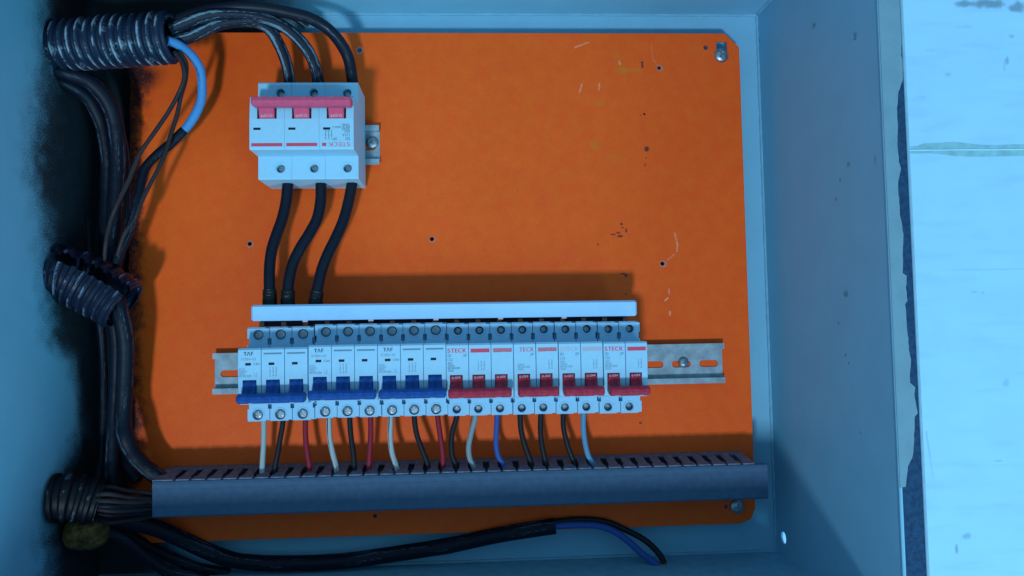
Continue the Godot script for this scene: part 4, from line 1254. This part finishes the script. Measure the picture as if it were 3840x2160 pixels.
func build_row_wires() -> void:
	var w: Array = [
	[Vector3(-186.8, -98.3, 27.0), Vector3(-186.8, -111.4, 27.0), Vector3(-186.8, -123.7, 27.0), Vector3(-187.8, -143.3, 27.0), Vector3(-188.2, -152.0, 27.0), Vector3(-188.2, -158.0, 27.0), Vector3(-188.2, -166.0, 27.0)],
	[Vector3(-171.1, -99.1, 27.0), Vector3(-171.2, -112.3, 27.0), Vector3(-173.2, -124.0, 27.0), Vector3(-175.7, -138.6, 27.0), Vector3(-177.6, -148.4, 27.0), Vector3(-177.8, -158.0, 27.0), Vector3(-177.8, -166.0, 27.0)],
	[Vector3(-152.8, -98.7, 27.0), Vector3(-152.8, -111.8, 27.0), Vector3(-152.7, -124.6, 27.0), Vector3(-151.2, -139.3, 27.0), Vector3(-149.8, -147.2, 27.0), Vector3(-149.6, -158.0, 27.0), Vector3(-149.6, -166.0, 27.0)],
	[Vector3(-133.4, -98.0, 27.0), Vector3(-133.5, -111.2, 27.0), Vector3(-133.0, -125.1, 27.0), Vector3(-130.7, -138.1, 27.0), Vector3(-127.9, -149.7, 27.0), Vector3(-127.5, -158.0, 27.0), Vector3(-127.5, -166.0, 27.0)],
	[Vector3(-116.2, -98.4, 27.0), Vector3(-116.3, -111.7, 27.0), Vector3(-115.4, -125.5, 27.0), Vector3(-113.5, -140.3, 27.0), Vector3(-113.0, -148.2, 27.0), Vector3(-112.9, -158.0, 27.0), Vector3(-112.9, -166.0, 27.0)],
	[Vector3(-98.9, -98.0, 27.0), Vector3(-99.0, -111.2, 27.0), Vector3(-99.2, -126.0, 27.0), Vector3(-100.2, -140.7, 27.0), Vector3(-100.7, -148.5, 27.0), Vector3(-100.8, -158.0, 27.0), Vector3(-100.8, -166.0, 27.0)],
	[Vector3(-82.5, -97.2, 27.0), Vector3(-82.6, -110.5, 27.0), Vector3(-83.0, -126.4, 27.0), Vector3(-81.5, -140.3, 27.0), Vector3(-78.1, -151.6, 27.0), Vector3(-77.6, -158.0, 27.0), Vector3(-77.6, -166.0, 27.0)],
	[Vector3(-62.7, -98.4, 27.0), Vector3(-62.8, -111.7, 27.0), Vector3(-61.0, -125.0, 27.0), Vector3(-56.2, -139.0, 27.0), Vector3(-52.3, -149.9, 27.0), Vector3(-51.8, -158.0, 27.0), Vector3(-51.8, -166.0, 27.0)],
	[Vector3(-43.2, -98.2, 27.0), Vector3(-43.3, -111.5, 27.0), Vector3(-41.6, -125.5, 27.0), Vector3(-39.8, -140.3, 27.0), Vector3(-39.4, -151.3, 27.0), Vector3(-39.3, -158.0, 27.0), Vector3(-39.3, -166.0, 27.0)],
	[Vector3(-27.3, -97.6, 27.0), Vector3(-27.5, -111.0, 27.0), Vector3(-30.7, -120.9, 27.0), Vector3(-32.3, -132.7, 27.0), Vector3(-31.9, -142.5, 27.0), Vector3(-29.2, -150.5, 27.0), Vector3(-28.7, -158.0, 27.0), Vector3(-28.7, -166.0, 27.0)],
	[Vector3(-11.8, -98.4, 27.0), Vector3(-12.1, -111.8, 27.0), Vector3(-15.1, -123.3, 27.0), Vector3(-17.9, -136.0, 27.0), Vector3(-17.1, -146.0, 27.0), Vector3(-13.8, -153.4, 27.0), Vector3(-13.4, -158.0, 27.0), Vector3(-13.4, -166.0, 27.0)],
	[Vector3(6.5, -98.9, 27.0), Vector3(6.3, -112.2, 27.0), Vector3(5.4, -125.8, 27.0), Vector3(5.2, -136.6, 27.0), Vector3(7.1, -145.7, 27.0), Vector3(11.0, -152.1, 27.0), Vector3(11.6, -158.0, 27.0), Vector3(11.6, -166.0, 27.0)],
	[Vector3(26.1, -98.9, 27.0), Vector3(25.8, -112.3, 27.0), Vector3(26.5, -124.3, 27.0), Vector3(29.3, -136.4, 27.0), Vector3(33.0, -147.4, 27.0), Vector3(34.9, -153.4, 27.0), Vector3(35.2, -158.0, 27.0), Vector3(35.2, -166.0, 27.0)],
	[Vector3(43.4, -98.9, 27.0), Vector3(43.1, -112.3, 27.0), Vector3(42.7, -124.7, 27.0), Vector3(43.9, -137.7, 27.0), Vector3(46.6, -152.0, 27.0), Vector3(47.1, -158.0, 27.0), Vector3(47.1, -166.0, 27.0)],
	[Vector3(62.5, -98.2, 27.0), Vector3(62.2, -111.6, 27.0), Vector3(62.4, -123.2, 27.0), Vector3(65.7, -138.3, 27.0), Vector3(70.3, -151.5, 27.0), Vector3(71.0, -158.0, 27.0), Vector3(71.0, -166.0, 27.0)],
	[Vector3(79.7, -98.1, 27.0), Vector3(79.4, -111.6, 27.0), Vector3(79.1, -123.7, 27.0), Vector3(80.4, -136.6, 27.0), Vector3(83.2, -147.7, 27.0), Vector3(87.0, -154.2, 27.0), Vector3(87.6, -158.0, 27.0), Vector3(87.6, -166.0, 27.0)]]
	var spec := [
		["wire_white", "plain off-white wire below the blue breaker beside the burnt conduit"],
		["wire_black", "black wire below the blue breaker beside the burnt conduit"],
		["wire_red", "red wire below the blue breaker beside the burnt conduit"],
		["wire_stained", "black-stained white wire below the middle blue breaker"],
		["wire_black", "black wire below the middle blue breaker"],
		["wire_red", "red wire below the middle blue breaker"],
		["wire_stained", "white wire with burnt patches below the blue breaker next to the red ones"],
		["wire_black", "slanting black wire below the blue breaker next to the red ones"],
		["wire_red", "slanting red wire below the blue breaker next to the red ones"],
		["wire_black", "black wire below the three pole red lever breaker"],
		["wire_grey", "grey wire below the three pole red lever breaker"],
		["wire_blue", "dark blue wire below the three pole red lever breaker"],
		["wire_black", "black wire below the worn two pole breaker, next to the dark blue wire"],
		["wire_black", "black wire from the worn two pole breaker's pole away from the blue wire"],
		["wire_black", "black wire next to the sky-blue wire"],
		["wire_sky", "sky-blue wire, last one of the row below the breakers"]]
	for k in w.size():
		var r := 2.25 if k != 12 else 2.4
		cable("breaker_wire", spec[k][1], "wire", "wires from the breaker row down into the duct", w[k], r, mats[spec[k][0]], 80 + k, 0.03)

func build_bottom_cable() -> void:
	var t := thing("cut_cable", "thick black cable with stripped blue and black cores lying under the duct", "cable", Vector3.ZERO)
	part("sheath", lumpy_cable([Vector3(-319.0, -180.9, 36.0), Vector3(-302.9, -185.8, 30.0), Vector3(-288.5, -191.6, 24.0), Vector3(-274.6, -199.2, 16.0), Vector3(-258.0, -210.6, 8.0), Vector3(-237.9, -223.1, 2.0), Vector3(-216.2, -232.2, -2.0), Vector3(-174.7, -236.2, -4.0), Vector3(-127.5, -235.8, -4.0), Vector3(-82.9, -230.6, -2.0), Vector3(-38.1, -224.2, 2.0), Vector3(6.6, -215.3, 6.0), Vector3(55.4, -208.7, 8.0)], 6.8, 110, 0.04), mats.cable_sooty, t)
	part("core", lumpy_cable([Vector3(48.0, -209.8, 8.0), Vector3(55.4, -208.9, 8.0), Vector3(76.2, -208.4, 8.0), Vector3(94.0, -210.1, 8.0), Vector3(107.6, -215.6, 8.0), Vector3(120.8, -225.8, 8.0), Vector3(131.3, -235.7, 8.0), Vector3(143.6, -244.7, 8.0)], 2.9, 111, 0.03), mats.wire_blue, t).set_meta("label", "blue insulated core")
	part("core", lumpy_cable([Vector3(48.2, -206.7, 6.0), Vector3(55.8, -206.0, 5.0), Vector3(76.8, -204.9, 4.0), Vector3(99.6, -207.7, 3.0), Vector3(117.5, -215.4, 3.0), Vector3(135.3, -225.5, 4.0), Vector3(147.1, -237.7, 6.0), Vector3(149.5, -243.8, 7.0)], 2.7, 112, 0.03), mats.wire_black, t).set_meta("label", "black insulated core")
	for s in [[Vector3(144.1, -242.7, 6.6), Vector3(147.3, -244.3, 6.8), Vector3(150.2, -247.2, 6.4)], [Vector3(147.8, -244.3, 8.1), Vector3(149.2, -246.7, 5.1), Vector3(151.2, -250.4, 5.0)], [Vector3(143.9, -242.9, 5.9), Vector3(150.2, -248.1, 8.5), Vector3(156.9, -250.5, 10.9)], [Vector3(147.6, -243.2, 6.2), Vector3(150.8, -245.8, 8.2), Vector3(153.7, -249.7, 11.4)], [Vector3(147.8, -242.5, 7.4), Vector3(153.3, -246.5, 7.1), Vector3(156.1, -250.7, 4.0)], [Vector3(145.0, -242.1, 8.7), Vector3(150.6, -245.2, 6.1), Vector3(157.8, -250.6, 5.3)], [Vector3(147.7, -243.5, 8.5), Vector3(153.6, -247.3, 8.5), Vector3(157.3, -250.0, 6.6)], [Vector3(146.5, -244.0, 5.6), Vector3(148.3, -247.6, 3.9), Vector3(152.6, -252.9, 2.5)], [Vector3(143.0, -244.2, 6.1), Vector3(149.7, -245.7, 7.1), Vector3(154.2, -249.9, 5.8)]]:
		part("strand", cable_mesh(s, 0.75, 6, 1.5), mats.copper, t)
	cable("slack_cable", "black cable curving out of the conduit corner towards the box floor", "cable", "slack cables in the lower sooty corner", [Vector3(-324.0, -192.8, 34.0), Vector3(-307.0, -197.6, 30.0), Vector3(-293.5, -210.9, 22.0), Vector3(-281.7, -225.4, 14.0), Vector3(-266.6, -237.6, 8.0), Vector3(-240.1, -245.9, 2.0)], 5.2, mats.cable_sooty, 113)
	cable("slack_cable", "black cable lying against the back sheet beneath the thick cut cable", "cable", "slack cables in the lower sooty corner", [Vector3(-330.8, -190.8, 20.0), Vector3(-311.8, -199.3, 10.0), Vector3(-294.1, -214.7, 0.0), Vector3(-274.2, -227.8, -6.0), Vector3(-253.2, -239.1, -10.0), Vector3(-226.7, -245.2, -12.0)], 4.6, mats.cable_sooty, 114)
